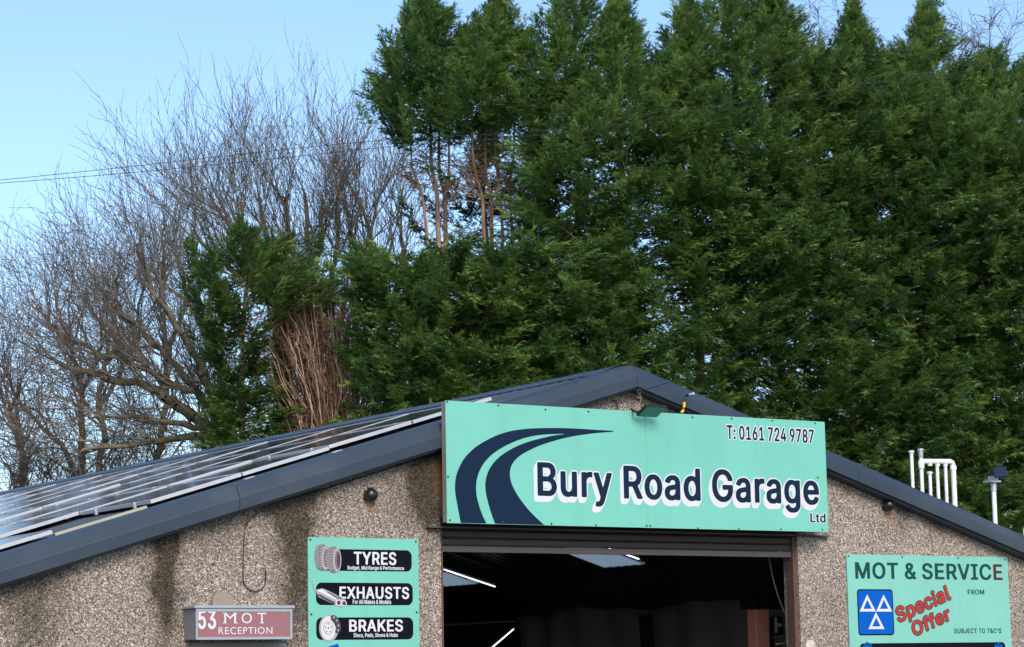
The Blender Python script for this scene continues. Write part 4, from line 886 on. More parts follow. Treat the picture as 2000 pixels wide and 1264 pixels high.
MB().box((sp[0]-.1, .63, zb2-.022), (sp[0]+.06, .77, zb2)).build('arm', 'galv', SLm)
MB().box((sp[0]-.035, .64, zb2+.001), (sp[0]+.03, .76, zb2+.055)).build('lamp_body', 'galv', SLm, bevel=.008)
cx, cz = sp[0]+.06, zb2+.1
pa, pb = np.array((.135, .03, .012)), np.array((.03, .045, .062)); pn = norm_(np.cross(pb, pa))
V = [tuple(np.array((cx, .64, cz))+pa*a+pb*b+pn*c) for c in (-.012, .012) for a, b in ((-1, -1), (1, -1), (1, 1), (-1, 1))]
MB().add(V, [(0, 3, 2, 1), (4, 5, 6, 7), (0, 1, 5, 4), (1, 2, 6, 5), (2, 3, 7, 6), (3, 0, 4, 7)]).build('solar_cell', 'solar_cell', SLm, bevel=.004)
MB().box((cx-.07, .68, cz-.09), (cx+.11, .8, cz-.02)).build('battery_case', 'black_plastic', SLm, bevel=.015)

# ------------------------------------------------------------------ overhead wires
def wire(pts, r, lb, grp):
    o = MB().tube([tuple(p) for p in pts], r, 5).build('overhead_wire', 'wire'); tag(o, lb, 'wire', grp)
def wpx(pts, D0, D1):
    n_ = len(pts); return [DP(x, y, D0+(D1-D0)*i/(n_-1)) for i, (x, y) in enumerate(pts)]
wire(wpx(smooth_curve([(-80, 360), (0, 352), (250, 326), (500, 298), (760, 273), (1085, 253), (1290, 218), (1540, 189), (1780, 148), (2000, 102), (2100, 80)], 3), 36, 44), .005, 'upper of two dark overhead wires crossing before the trees', 'overhead wires')
wire(wpx(smooth_curve([(-80, 365), (0, 358), (250, 338), (500, 314), (760, 287), (1085, 262), (1290, 230), (1540, 198), (1780, 160), (2000, 116), (2100, 95)], 3), 36, 44), .005, 'lower of two dark overhead wires crossing before the trees', 'overhead wires')
for k, (ya, yb2) in enumerate(((796, 812), (818, 832), (852, 862), (872, 880))):
    wire(wpx([(-100, ya-4), (0, ya), (150, yb2-3), (300, yb2+6), (500, yb2+22)], 95, 95), .014, '%s of four distant wires seen between the bare trunks at far left' % ['topmost', 'second', 'third', 'lowest'][k], 'distant wires')

# ------------------------------------------------------------------ conifers
def norm(a): return a/np.maximum(np.linalg.norm(a, axis=-1, keepdims=True), 1e-9)
def frond(rng, nb=2):
    """flat feathery spray along +x, unit length: slim pointed triangles"""
    T = []; tip = []
    def blade(p, ang, L, wd, t0, t1):
        d = np.array((math.cos(ang), math.sin(ang))); n_ = np.array((-d[1], d[0]))
        a, b, c = p-n_*wd/2, p+n_*wd/2, p+d*L
        for q, t in ((a, t0), (b, t0), (c, t1)):
            T.append((q[0], q[1], -.22*q[0]**2-.5*abs(q[1])**1.5+rng.normal(0, .008))); tip.append(t)
    blade(np.array((0., 0.)), 0., 1.0, .1, 0., 1.)
    for i in range(nb):
        t = .1+.7*i/nb+rng.uniform(0, .12)
        for sg in (-1, 1):
            L = (.6-.25*t)*rng.uniform(.75, 1.25); a = sg*rad(rng.uniform(16, 34))
            blade(np.array((t+rng.uniform(-.04, .04), 0.)), a, L, .13, .05+.4*t, .45+.5*t)
    return np.array(T), np.array(tip)
_rs = np.random.default_rng(11)
FR = [frond(_rs) for _ in range(5)]
RIGHT = np.array([_r0[0], _r0[1], 0.])
TOCAM = -np.array([math.sin(YAW), math.cos(YAW), 0.])
def plumes(rng, P, D, L, M=14, tint0=None, fl=(.25, .19)):
    """feathery plume of M sprays on each branch end; P,D (n,3), L (n)"""
    n_ = len(P); V = []; A = []
    t = np.linspace(.12, 1., M)[None, :]+rng.uniform(-.03, .03, (n_, M))
    bend = np.stack([np.zeros(n_), np.zeros(n_), np.ones(n_)], 1)
    side = norm(np.cross(D, np.array([0, 0, 1.]))+rng.normal(0, .15, (n_, 3)))
    upv = norm(np.cross(side, D))
    pos = P[:, None]+rng.normal(0, .045, (n_, M, 3))+D[:, None]*(L[:, None]*t)[..., None]+bend[:, None]*(L[:, None]*(.2*t-.26*t*t))[..., None]
    sg = np.where(np.arange(M) % 2 == 0, 1., -1.)[None, :]*np.ones((n_, 1))
    an = np.radians(50-32*t)*rng.uniform(.7, 1.25, (n_, M))
    a = D[:, None]*np.cos(an)[..., None]+side[:, None]*(sg*np.sin(an))[..., None]+rng.normal(0, .2, (n_, M, 3))+np.array([0, 0, -.1])
    a = norm(a)
    nn = norm(upv[:, None]+rng.normal(0, .5, (n_, M, 3))); nn = norm(nn-a*(nn*a).sum(-1, keepdims=True)); b = np.cross(nn, a)
    s = (fl[0]+(fl[1]-fl[0])*t)*rng.uniform(.75, 1.25, (n_, M))*(L[:, None]/1.1)**.5
    ti = (rng.uniform(0, .5, n_)**1.3 if tint0 is None else tint0)
    kind = rng.integers(0, len(FR), (n_, M))
    for k, (T, tip) in enumerate(FR):
        i, j = np.where(kind == k)
        if not len(i): continue
        v = pos[i, j][:, None]+s[i, j][:, None, None]*(T[None, :, 0:1]*a[i, j][:, None]+T[None, :, 1:2]*b[i, j][:, None]+T[None, :, 2:3]*nn[i, j][:, None])
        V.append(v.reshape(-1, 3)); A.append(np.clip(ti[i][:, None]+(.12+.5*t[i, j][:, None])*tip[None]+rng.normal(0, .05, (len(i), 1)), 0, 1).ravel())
    return np.concatenate(V), np.concatenate(A)
def inside_building(x, y, r=0): return XL-r < x < XR+r and -1 < y < YB+r
def limbs_mesh(segs, sides=5):
    P0 = np.array([s[0] for s in segs]); P1 = np.array([s[1] for s in segs]); R0 = np.array([s[2] for s in segs]); R1 = np.array([s[3] for s in segs])
    return tubes(P0, P1, R0, R1, sides)
def tubes(P0, P1, R0, R1, sides=3):
    d = norm(P1-P0); ref = np.where(np.abs(d[:, 2:3]) > .9, np.array([[1., 0, 0]]), np.array([[0, 0, 1.]])); a = norm(np.cross(d, ref)); b = np.cross(d, a)
    th = 2*np.pi*np.arange(sides)/sides; cs = np.cos(th)[None, :, None]; sn = np.sin(th)[None, :, None]
    ring = a[:, None]*cs+b[:, None]*sn
    V = np.concatenate([P0[:, None]+ring*R0[:, None, None], P1[:, None]+ring*R1[:, None, None]], 1).reshape(-1, 3)
    base = np.arange(len(P0))[:, None]*2*sides; k = np.arange(sides); k2 = (k+1) % sides
    F = np.stack([base+k, base+k2, base+sides+k2, base+sides+k], -1).reshape(-1, 4)
    return V, F
TRI = 0
def conifer(name, px, ytop, D, R, label, seed, nplume=330, zmin=1.2, top=None, zcut=None, ztop_flat=None, mat='leyland', M=48, prof=None, group=None, lean=(0, 0), trunkpx=None, shape=.34, cam_bias=.75, keep=None, tintb=0.):
    """one Leyland-type conifer: trunk, limbs, and a crown of feathery plumes from zmin to the top"""
    global TRI
    rng = np.random.default_rng(seed)
    ap = DP(px, ytop, D); H = ap[2]; base = np.array([ap[0], ap[1], 0.])
    T = thing(name, tuple(base), label, 'tree', group)
    Hx = H if ztop_flat is None else ztop_flat*1.25
    def env(z, az):
        u_ = np.clip(z/Hx, 0, 1); r = np.minimum(1, ((1-u_)/shape)**.95)
        lump = (1.35 if prof is not None else 1.)*(1+.2*np.sin(az*3+z*.9+seed)+.15*np.sin(az*5-z*1.7+seed*2)+(.3 if prof is not None else .1)*np.sin(az*2+z*3.1+seed))
        if prof is not None:
            zz = np.array([DP(px, yy, D)[2] for yy, _ in prof])[::-1]; hw = np.array([h_ for _, h_ in prof])[::-1]*D/F_PX
            return np.interp(z, zz, hw)*lump
        return R*np.maximum(r, .03)*lump
    zt_ = H if ztop_flat is None else ztop_flat
    # more branches per metre near the top, where the crown is slim
    z = zmin+(zt_-zmin)*rng.uniform(0, 1, nplume)**.92
    az = rng.uniform(0, 2*np.pi, nplume); ca = math.atan2(TOCAM[1], TOCAM[0])
    flip = (np.cos(az-ca) < -.2) & (rng.uniform(0, 1, nplume) < cam_bias); az = np.where(flip, az+np.pi, az)
    e_ = env(z, az); out = np.stack([np.cos(az), np.sin(az), np.zeros(nplume)], 1)
    depth_ = np.where(rng.uniform(0, 1, nplume) < .25, rng.uniform(.35, .8, nplume), rng.uniform(.8, 1.14, nplume))
    L = np.clip(rng.normal(1.05, .22, nplume), .5, 1.6)*np.clip(e_/R+.25, .42, 1)
    far_ = (rng.uniform(0, 1, nplume) < .09) & (z > zt_*.72); depth_ = np.where(far_, rng.uniform(1.2, 1.5, nplume), depth_)
    u_ = z/Hx
    rise = (.55+.75*np.clip((u_-.75)/.25, 0, 1))
    Dv = norm(out*(1-.45*np.clip((u_-.8)/.2, 0, 1))[:, None]+np.array([0, 0, 1.])*rise[:, None]*rng.uniform(.6, 1.3, nplume)[:, None]+RIGHT*.3+rng.normal(0, .16, (nplume, 3)))
    tip = base+out*(e_*depth_)[:, None]+np.stack([np.zeros(nplume)]*2+[z], 1)
    P = tip-Dv*(L*.7)[:, None]
    if ztop_flat is None:                                     # leader and the sparse shoots round it
        k = 14; zz = np.linspace(H*.88, H-.05, k); P = np.concatenate([P, np.stack([np.full(k, base[0])+rng.normal(0, .08, k), np.full(k, base[1])+rng.normal(0, .08, k), zz], 1)])
        Dv = np.concatenate([Dv, norm(np.stack([rng.normal(0, .42, k)+.15*RIGHT[0], rng.normal(0, .42, k), np.ones(k)], 1))]); L = np.concatenate([L, np.linspace(.95, .5, k)*rng.uniform(.8, 1.2, k)])
    if keep is not None:
        ok = keep(P+Dv*L[:, None]*.6); P, Dv, L = P[ok], Dv[ok], L[ok]
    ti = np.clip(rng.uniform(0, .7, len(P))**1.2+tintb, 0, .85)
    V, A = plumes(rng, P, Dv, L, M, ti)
    F = np.arange(len(V), dtype=np.int32).reshape(-1, 3); TRI += len(F)
    o = link('crown', np_mesh('crown', V-base, F, A), mat, T)
    segs = []
    if trunkpx is None:
        zs = np.linspace(0, zt_*.96, 12); r0 = .15
        pts = [base+np.array([.05*math.sin(zv*.7+seed), .05*math.cos(zv*.9+seed), zv]) for zv in zs]
        for i in range(11): segs.append((pts[i], pts[i+1], r0*(1-.085*i)+.01, r0*(1-.085*(i+1))+.01))
        tv, tf = limbs_mesh(segs, 7)
    else:
        tv = None
        for line_ in trunkpx:
            segs = []; rr = line_[0]*.62; pts = [DP(x, y, D+line_[1]) for x, y in smooth_curve(line_[2], 4)]
            if line_[3]: pts = [np.array([pts[0][0], pts[0][1], 0.])]+pts
            for i in range(len(pts)-1): segs.append((pts[i], pts[i+1], rr*(1-.6*i/len(pts)), rr*(1-.6*(i+1)/len(pts))))
            if len(pts) > 8:                                      # dead side twigs on the bare length
                pp = np.array(pts[2:]); q_ = pp[rng.integers(0, len(pp), 34)]+rng.normal(0, .12, (34, 3))*np.array([0, 0, 1.])
                dd_ = norm(rng.normal(0, 1, (34, 3))*np.array([1, 1, .35])+np.array([0, 0, .35]))
                for st_ in range(3):
                    e_ = q_+dd_*rng.uniform(.12, .36, (34, 1)); segs += [(a_, b_, .009-.002*st_, .007-.002*st_) for a_, b_ in zip(q_, e_)]; q_ = e_; dd_ = norm(dd_+rng.normal(0, .3, dd_.shape)+np.array([0, 0, .12]))
            V, F = limbs_mesh(segs, 7); link('trunk' if line_[3] else 'limb', np_mesh('trunk', V-base, F, smooth=True), 'bark_conifer', T)
    # limbs reaching out into the plumes
    sel = rng.choice(len(P), min(len(P), 60), replace=False)
    a0 = np.stack([np.full(len(sel), base[0]), np.full(len(sel), base[1]), np.maximum(P[sel, 2]-.5*np.linalg.norm(P[sel, :2]-base[:2], axis=1), .2)], 1)
    V, F = tubes(a0, P[sel]+Dv[sel]*L[sel][:, None]*.1, np.full(len(sel), .018), np.full(len(sel), .006), 4)
    if tv is not None:
        V, F = np.concatenate([tv, V]), np.concatenate([tf, F+len(tv)]); link('trunk', np_mesh('trunk', V-base, F, smooth=True), 'bark_conifer', T)
    return T
HG = 'conifers of the tall screen'
def above(zlo, noise=.5):
    def f(P): return P[:, 2] > zlo+noise*np.sin(P[:, 0]*2.1+P[:, 1]*1.3)
    return f
def band(ylo_px, D):                                         # keep foliage above a height given by its image row
    return above(DP(900, ylo_px, D)[2])
conifer('leyland_cypress', 836, -26, 51.5, 1.12, 'leftmost tall conifer with bare reddish trunks below a ragged crown', 21, 250, DP(836, 255, 51.5)[2], shape=.13, cam_bias=.2,
        trunkpx=[(.1, 0, [(858, 520), (856, 450), (853, 375), (845, 335), (841, 280), (840, 120)], True), (.095, .3, [(871, 520), (870, 440), (868, 380), (860, 345), (857, 290), (860, 200)], True), (.05, .1, [(868, 385), (876, 340), (877, 290), (875, 220)], False), (.06, -.2, [(838, 500), (830, 420), (822, 370), (806, 330), (801, 250)], True), (.03, 0, [(853, 378), (838, 340), (830, 300)], False), (.03, 0, [(870, 400), (890, 375), (905, 320)], False), (.025, 0, [(822, 375), (800, 345), (780, 325)], False)], tintb=-.1, group=HG)
conifer('leyland_cypress', 968, 2, 51., 1.45, 'second tall conifer from the left, crown thin above several pale bare trunks', 22, 260, DP(968, 250, 51.)[2], shape=.15, cam_bias=.2,
        trunkpx=[(.085, 0, [(948, 520), (945, 450), (942, 385), (930, 345), (923, 290), (922, 200)], True), (.085, .2, [(961, 520), (960, 440), (960, 385), (950, 345), (948, 280), (950, 180)], True), (.06, .2, [(960, 388), (972, 362), (972, 300), (968, 200)], False), (.055, .1, [(962, 385), (974, 365), (970, 330), (966, 230)], False), (.07, .5, [(983, 510), (981, 440), (978, 395), (970, 380)], True), (.06, .4, [(1003, 500), (998, 420), (995, 370), (1003, 300), (1005, 240)], True), (.05, .6, [(1024, 490), (1024, 420), (1022, 360), (1010, 330)], True), (.03, 0, [(942, 388), (925, 370), (908, 330)], False)], group=HG)
conifer('leyland_cypress', 1118, -75, 51., 1.25, 'broad dense conifer right of the bare trunks, its top cut by the frame', 23, 480, 4.8, shape=.15, group=HG)
specs = [(1208, 6, 50.5, 2.10, 'pointed conifer left of the notch of sky in the skyline', 540), (1345, 8, 50.8, 2.05, 'conifer right of the notch of sky, with wispy top shoots', 540),
         (1425, -45, 51.2, 2.15, 'tall conifer above the floodlight, its thin stem showing near the top', 540), (1505, -25, 51., 2.05, 'conifer left of the wispy bare birch tops, top cut by the frame', 530),
         (1590, 105, 51.4, 2.05, 'lower topped conifer in the dip before the pointed conifer', 510), (1664, 14, 50.6, 2.00, 'slim pointed conifer standing clear on the skyline, left of two', 530),
         (1740, 108, 51.4, 1.95, 'lower conifer filling the gap between two pointed ones', 490), (1806, 12, 50.6, 2.05, 'slim pointed conifer standing clear on the skyline, right of two', 530),
         (1880, 140, 51.2, 1.95, 'lower conifer right of the pointed pair, above the white pipes', 490), (1938, 108, 50.8, 2.05, 'conifer above the solar lamp with a drooping birch top behind it', 510), (2010, 125, 50.6, 2.15, 'conifer cut by the right edge of the photograph', 510)]
for i, (px, yt, D, R, lb, n_) in enumerate(specs):
    conifer('leyland_cypress', px, yt, D, R, lb, 40+i, n_+95, 4.6, shape=.27 if yt in (14, 12) else (.22 if yt < 100 else .15), group=HG)
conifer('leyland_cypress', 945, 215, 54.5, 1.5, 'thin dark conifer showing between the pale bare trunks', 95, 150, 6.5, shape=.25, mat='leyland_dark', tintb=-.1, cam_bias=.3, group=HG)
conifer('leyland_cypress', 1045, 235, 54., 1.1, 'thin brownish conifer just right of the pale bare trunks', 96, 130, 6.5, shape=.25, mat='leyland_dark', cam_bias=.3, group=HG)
# trimmed hedge in front, cut flat
for i, (px, yt, D, R, lb) in enumerate(((806, 505, 49.6, 1.1, 'clipped conifer at the left end of the trimmed block above the roof'), (900, 492, 49.4, 1.6, 'clipped conifer in the middle of the trimmed block above the sign'), (1000, 498, 49.4, 1.7, 'clipped conifer at the right of the trimmed block, below pale trunks'), (1110, 505, 49.7, 1.6, 'clipped conifer merging into the tall screen left of the gable peak'))):
    zt_ = DP(px, yt, D)[2]
    conifer('clipped_conifer', px, yt, D, R, lb, 70+i, 400, 5., ztop_flat=zt_, shape=.2, group='clipped conifers', cam_bias=.6)
# dark conifer left of the brown gap
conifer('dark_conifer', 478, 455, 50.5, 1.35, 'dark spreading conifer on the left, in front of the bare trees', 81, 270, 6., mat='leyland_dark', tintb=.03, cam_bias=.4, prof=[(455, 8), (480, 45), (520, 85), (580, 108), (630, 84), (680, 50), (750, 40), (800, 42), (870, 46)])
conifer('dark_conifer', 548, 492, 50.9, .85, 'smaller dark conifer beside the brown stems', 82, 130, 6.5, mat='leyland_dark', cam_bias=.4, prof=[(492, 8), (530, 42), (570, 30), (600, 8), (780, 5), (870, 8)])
# brown conifer with bare stems
def brown():
    rng = np.random.default_rng(5); D = 50.3
    b = DP(650, 850, D); base = np.array([b[0], b[1], 0.])
    T = thing('brown_conifer', tuple(base), 'browned conifer of bare reddish stems between the green hedges', 'tree')
    P0 = []; P1 = []; R0 = []; R1 = []
    for k in range(420):
        x0 = rng.normal(652, 30); x1 = 642+(x0-652)*2.0+rng.normal(-12, 30); yt = rng.uniform(545, 700)
        if x1 < 610: yt = max(yt, 560+(610-x1)*1.2)
        dd = rng.uniform(-.9, .9); mid = ((x0+x1)/2+rng.normal(8, 8), (900+yt)/2)
        if x1 > 705: x1 = 705-rng.uniform(0, 25)
        pts = [DP(x+rng.normal(0, 3.5), y, D+dd+rng.normal(0, .06)) for x, y in smooth_curve([(x0, 905), mid, (x1, yt)], 5)]
        pts = [np.array([*(pts[0][:2]*.6+base[:2]*.4), 0.])]+pts
        r = rng.uniform(.008, .03)
        for i in range(len(pts)-1): P0.append(pts[i]); P1.append(pts[i+1]); R0.append(r*(1-.8*i/len(pts))+.003); R1.append(r*(1-.8*(i+1)/len(pts))+.003)
    pick = (np.arange(len(P0))//11) % 3 == 0
    for msk, nm, mt_ in ((pick, 'dead_stems', 'stem_dull'), (~pick, 'stems', 'stem_red')):
        V, F = tubes(np.array(P0)[msk], np.array(P1)[msk], np.array(R0)[msk]*.8, np.array(R1)[msk]*.8, 4); link(nm, np_mesh(nm, V-base, F), mt_, T)
    # sideways dead twigs
    S = np.array(P1)[rng.integers(0, len(P1), 5200)]; S = S[S[:, 2] > 4.5]
    d = norm(rng.normal(0, .6, S.shape)+np.array([0, 0, .5])-RIGHT*.45); V, F = tubes(S, S+d*rng.uniform(.15, .7, (len(S), 1)), np.full(len(S), .006), np.full(len(S), .003), 3)
    link('dead_twigs', np_mesh('dead_twigs', V-base, F), 'stem_dull', T)
    # a few arching limbs to the left
    segs = []
    for pl_ in ([(640, 860), (610, 760), (575, 690), (545, 640)], [(635, 860), (600, 800), (555, 740)], [(640, 850), (620, 720), (590, 620), (572, 570)], [(630, 870), (585, 830), (545, 790)], [(650, 830), (640, 700), (615, 600), (580, 555)]):
        pts = [DP(x, y, D+rng.uniform(-.8, .3)) for x, y in smooth_curve(pl_, 4)]
        for i in range(len(pts)-1): segs.append((pts[i], pts[i+1], .045*(1-.7*i/len(pts)), .045*(1-.7*(i+1)/len(pts))))
    V, F = limbs_mesh(segs, 6); link('limbs', np_mesh('limbs', V-base, F, smooth=True), 'stem_red', T)
    # surviving green tufts
    C = [(645, 590, 10), (690, 545, 12), (655, 830, 5), (600, 500, 8), (620, 610, 5), (565, 530, 8), (700, 600, 8)]
    P = np.concatenate([[DP(x+rng.normal(0, 14), y+rng.normal(0, 14), D+rng.uniform(-.6, .4)) for _ in range(n_)] for x, y, n_ in C])
    V, A = plumes(rng, P, norm(rng.normal(0, .4, P.shape)+np.array([0, 0, .7])+TOCAM*.4), rng.uniform(.4, .7, len(P)), 32)
    link('crown', np_mesh('crown', V-base, np.arange(len(V)).reshape(-1, 3), A), 'leyland', T)
brown()
# dead twiggy patch in the hedge face
def deadpatch(px, py, D, n_, spread, lb, seed):
    rng = np.random.default_rng(seed); c = DP(px, py, D)
    P = np.repeat(c[None], n_, 0)+rng.normal(0, .1, (n_, 3)); d = norm(rng.normal(0, .6, (n_, 3))+TOCAM*.5+np.array([0, 0, .25])); P0 = []; P1 = []; R = []
    for s in range(5):
        Q = P+d*spread/5*rng.uniform(.6, 1.3, (n_, 1)); P0.append(P); P1.append(Q); R.append(np.full(n_, .012-.0018*s)); P = Q; d = norm(d+rng.normal(0, .28, d.shape))
        if s in (1, 2): P = np.concatenate([P, P]); d = norm(np.concatenate([d, d+rng.normal(0, .6, d.shape)])); n_ = len(P)
    V, F = tubes(np.concatenate(P0), np.concatenate(P1), np.concatenate(R), np.concatenate(R)*.8, 3)
    o = link('dead_branch', np_mesh('dead_branch', V-c, F), 'bark_birch', None, tuple(c)); tag(o, lb, 'branch')
deadpatch(1862, 738, 48.75, 11, 1.0, 'fan of dead grey twigs poking out of the hedge face', 1)
deadpatch(1890, 905, 48.6, 12, 1.0, 'dead twigs in the hedge between the pipes and the solar lamp', 2)

# ------------------------------------------------------------------ bare deciduous trees
def bare_tree(name, D, limbs, label, seed, spec, mat='bark_olive', twig='twig_olive', up=.12, group=None, cat='tree', k=.72, thick=.7):
    """limbs: (radius, depth offset, image polyline); each limb then branches through the levels of spec"""
    rng = np.random.default_rng(seed)
    b = DP(*limbs[0][2][0], D); base = np.array([b[0], b[1], 0.]); T = thing(name, tuple(base), label, cat, group)
    segs = []; nodes = []
    for r, dd, pl_ in limbs:
        r = r*thick; c = smooth_curve([(x, 900-(900-y)*k) for x, y in pl_], 4); n_ = len(c)
        pts = [DP(x, y, D+dd*i/n_)+rng.normal(0, .03, 3) for i, (x, y) in enumerate(c)]
        if pl_[0][1] > 800 and pts[0][2] > .05: pts = [np.array([pts[0][0], pts[0][1], 0.])]+pts
        n_ = len(pts)
        for i in range(n_-1):
            ra_, rb_ = r*(1-.75*i/n_), r*(1-.75*(i+1)/n_); segs.append((pts[i], pts[i+1], ra_, rb_)); nodes.append((pts[i+1], norm(pts[i+1]-pts[i]), rb_, i/n_))
    V, F = limbs_mesh(segs, 7); link('trunk', np_mesh('trunk', V-base, F, smooth=True), mat, T)
    nodes = [x for x in nodes if x[0][2] > 5.5]
    P = np.array([x[0] for x in nodes]); Dn = np.array([x[1] for x in nodes]); R = np.array([x[2] for x in nodes]); fr = np.array([x[3] for x in nodes])
    L = None; S0 = []; S1 = []; A0 = []; A1 = []
    for lv, (m_, len0, ang, steps, jit, upl) in enumerate(spec):
        idx = np.repeat(np.arange(len(P)), m_); idx = idx[rng.uniform(0, 1, len(idx)) < .8]
        n_ = len(idx); p = P[idx]; d0 = Dn[idx]
        perp = norm(np.cross(d0, rng.normal(0, 1, (n_, 3)))); a = np.radians(rng.normal(ang, ang*.3, n_))[:, None]
        d = norm(d0*np.cos(a)+perp*np.sin(a)+np.array([0, 0, upl])); L = len0*rng.uniform(.45, 1.25, n_); r = np.clip(R[idx]*.6, .007, .035 if lv == 0 else .014)
        if lv == len(spec)-1: r = np.clip(r, .004, .006)
        nP = []; nD = []; nR = []
        for s in range(steps):
            d = norm(d+rng.normal(0, jit, (n_, 3))+np.array([0, 0, upl*.5])); q = p+d*(L/steps)[:, None]; r2_ = np.maximum(r*.8, .004)
            S0.append(p); S1.append(q); A0.append(r); A1.append(r2_); p = q; r = r2_; nP.append(p); nD.append(d); nR.append(r)
        P = np.concatenate(nP); Dn = np.concatenate(nD); R = np.concatenate(nR)
    nl = spec[-1][3]; nb_ = len(S0)-nl
    V, F = tubes(np.concatenate(S0[:nb_]), np.concatenate(S1[:nb_]), np.concatenate(A0[:nb_]), np.concatenate(A1[:nb_]), 3)
    p0 = np.concatenate(S0[nb_:]); p1 = np.concatenate(S1[nb_:]); rr = np.concatenate(A0[nb_:])[:, None]*1.25
    d = norm(p1-p0); a_ = norm(np.cross(d, np.array([.3, .2, 1.]))); b_ = np.cross(d, a_)
    W = np.stack([p0-a_*rr, p0+a_*rr, p1+b_*rr, p1-b_*rr], 1).reshape(-1, 3)      # a strip with a half twist: thin from no side
    F = np.concatenate([F, np.arange(len(W)).reshape(-1, 4)+len(V)]); V = np.concatenate([V, W])
    global TRI
    TRI += len(F)*2
    link('crown', np_mesh('crown', V-base, F), twig, T)
    return T
#            children, length, angle, steps, jitter, upward
S_BIG = [(1, 2.6, 36, 6, .1, .12), (2, 1.35, 32, 4, .12, .09), (1, .75, 32, 3, .14, .05)]
S_ASH = [(1, 2.25, 30, 6, .08, .15), (2, 1.35, 28, 4, .1, .13), (1, .75, 28, 3, .12, .1)]
S_BIRCH = [(1, 2.1, 36, 6, .12, .1), (2, 1.15, 32, 4, .14, .0), (1, .7, 32, 3, .15, -.05)]
BT = 'bare trees left of the conifers'
bare_tree('bare_tree', 54., [(.26, 0, [(440, 875), (405, 800), (350, 735), (290, 680), (190, 640), (110, 600)]), (.2, .8, [(445, 870), (420, 770), (385, 690), (330, 590), (270, 500), (215, 430)]), (.2, -.8, [(448, 870), (432, 760), (405, 660), (370, 540), (320, 430), (285, 340)]),
    (.17, -1.2, [(436, 880), (395, 828), (330, 836), (250, 850), (160, 870)]), (.16, 1.2, [(450, 870), (450, 760), (435, 640), (400, 500), (362, 380), (345, 280)]), (.12, 0, [(405, 800), (340, 790), (260, 770), (180, 765)]), (.12, .4, [(385, 690), (330, 660), (250, 600), (150, 540), (90, 490)])],
    'big spreading bare tree with low limbs arching left above the panels', 101, S_BIG, group=BT, k=.64)
bare_tree('bare_tree', 57., [(.2, 0, [(560, 870), (560, 600), (545, 480), (500, 360), (455, 270), (430, 220)]), (.15, .8, [(560, 640), (575, 500), (560, 380), (520, 270), (505, 190)]), (.13, -.8, [(545, 480), (470, 400), (410, 330), (375, 260)]), (.12, 0, [(500, 360), (480, 280), (470, 215)])],
    'bare tree with fan of fine upright twigs left of the topmost bare crown', 102, S_ASH, group=BT)
bare_tree('bare_tree', 58., [(.18, 0, [(600, 870), (602, 560), (606, 440), (603, 320), (596, 180)]), (.14, .9, [(602, 560), (640, 450), (655, 330), (660, 190)]), (.12, -.6, [(606, 440), (575, 340), (560, 240), (552, 180)]), (.1, 0, [(603, 400), (625, 300), (628, 180)])],
    'tallest bare tree, its upright twigs reaching highest left of the conifers', 103, S_ASH, group=BT)
bare_tree('bare_tree', 57.5, [(.17, 0, [(755, 870), (752, 500), (742, 400), (725, 300), (705, 190)]), (.13, .9, [(752, 520), (775, 420), (785, 330), (775, 230)]), (.12, -.8, [(742, 420), (700, 340), (680, 250), (668, 190)]), (.13, 0, [(640, 870), (660, 540), (690, 420), (720, 300), (738, 200)])],
    'bare tree tucked against the leftmost tall conifer', 104, S_ASH, group=BT)
bare_tree('birch_tree', 60., [(.13, 0, [(44, 970), (43, 880), (36, 830), (14, 760), (2, 680), (8, 600)]), (.09, .4, [(40, 840), (30, 780), (35, 720), (60, 640)]), (.07, 0, [(6, 690), (-15, 620), (-20, 540)]), (.07, .3, [(20, 770), (60, 740), (95, 780)])],
    'slender birch with a pale trunk at the far left edge', 105, S_BIRCH, 'bark_birch', 'twig_purple', group=BT, k=.64)
bare_tree('birch_tree', 62., [(.15, 0, [(158, 960), (160, 820), (158, 680), (140, 560), (120, 470), (110, 400)]), (.12, .6, [(150, 960), (120, 860), (70, 780), (30, 700), (15, 620)]), (.1, -.4, [(158, 700), (185, 600), (200, 500), (190, 420)]), (.09, 0, [(140, 560), (100, 480), (70, 430)])],
    'multi stemmed birch whose dark trunks rise behind the panels at left', 106, S_BIRCH, 'bark_olive', 'twig_purple', group=BT, k=.64)
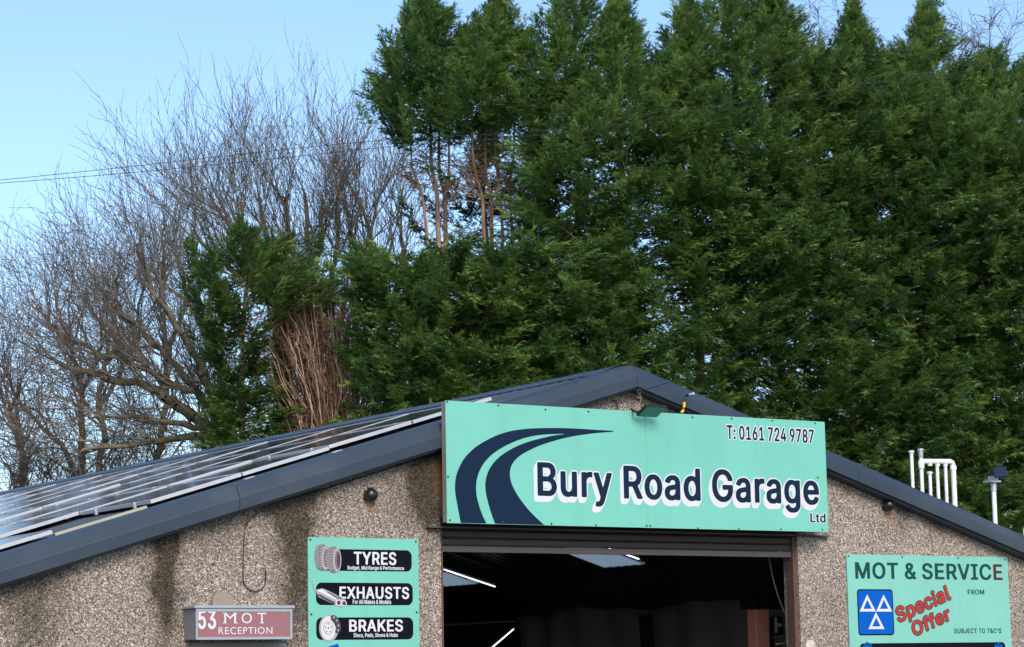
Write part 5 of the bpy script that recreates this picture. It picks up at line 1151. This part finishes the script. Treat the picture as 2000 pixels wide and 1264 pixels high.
bare_tree('birch_tree', 61., [(.14, 0, [(185, 960), (205, 830), (190, 740), (200, 640), (215, 520), (225, 400), (230, 340)]), (.1, .5, [(190, 740), (235, 640), (262, 520), (275, 400), (300, 300)]), (.08, 0, [(215, 520), (180, 440), (165, 380)])],
    'purple twigged birch behind the spreading tree', 107, S_BIRCH, 'bark_olive', 'twig_purple', group=BT, k=.64)
bare_tree('bare_tree', 60., [(.15, 0, [(308, 930), (315, 830), (325, 720), (322, 600), (318, 480), (320, 380), (318, 290)]), (.1, .5, [(322, 620), (350, 520), (372, 420), (385, 300)]), (.1, -.5, [(325, 720), (290, 640), (260, 560), (245, 460)])],
    'straight trunked bare tree standing right of the purple birch', 108, S_ASH, group=BT)
for i, (px, yt, lb) in enumerate(((30, 880, 'leafless shrub at the far left under the birch'), (110, 870, 'leafless shrub between the left trunks'), (225, 860, 'leafless shrub right of the dark trunks'), (300, 850, 'leafless shrub below the straight trunk'), (385, 840, 'leafless shrub under the low limbs of the spreading tree'))):
    rng = random.Random(i+7)
    lm = [(.05, rng.uniform(-1, 1), [(px+rng.uniform(-15, 15), 985), (px+rng.uniform(-35, 35), 940), (px+rng.uniform(-60, 60), yt+rng.uniform(-25, 30))]) for _ in range(9)]
    bare_tree('leafless_shrub', 58.+i*.5, lm, lb, 200+i, [(1, .9, 42, 3, .2, .05), (2, .6, 42, 3, .2, .02), (1, .4, 40, 2, .2, 0.)], 'bark_olive', 'twig_olive', group='leafless shrubs', cat='shrub', k=1., thick=.5)
for i, (px, yt, lb) in enumerate(((1570, 55, 'wispy bare birch top left of the slim pointed conifers'), (1632, 60, 'thin bare birch top just left of the pointed conifer'), (1880, 75, 'wispy bare birch top between the pointed conifer and the right edge'), (1935, 40, 'drooping bare birch top near the right edge of the skyline'))):
    lm = [(.06, 0, [(px, 900), (px+4, 300), (px-3, 170), (px+2, yt+20)]), (.04, .5, [(px+4, 300), (px+26, 180), (px+32, yt+25)]), (.04, -.5, [(px, 260), (px-22, 170), (px-28, yt+45)])]
    bare_tree('birch_tree', 56., lm, lb, 300+i, [(1, .8, 34, 4, .14, .1), (2, .5, 36, 3, .18, -.06), (1, .35, 36, 2, .2, -.1)], 'bark_birch', 'twig_purple', group='birch tops behind the conifers', k=1., thick=.6)
print('TRIANGLES of foliage', TRI, 'objects', len(bpy.data.objects))
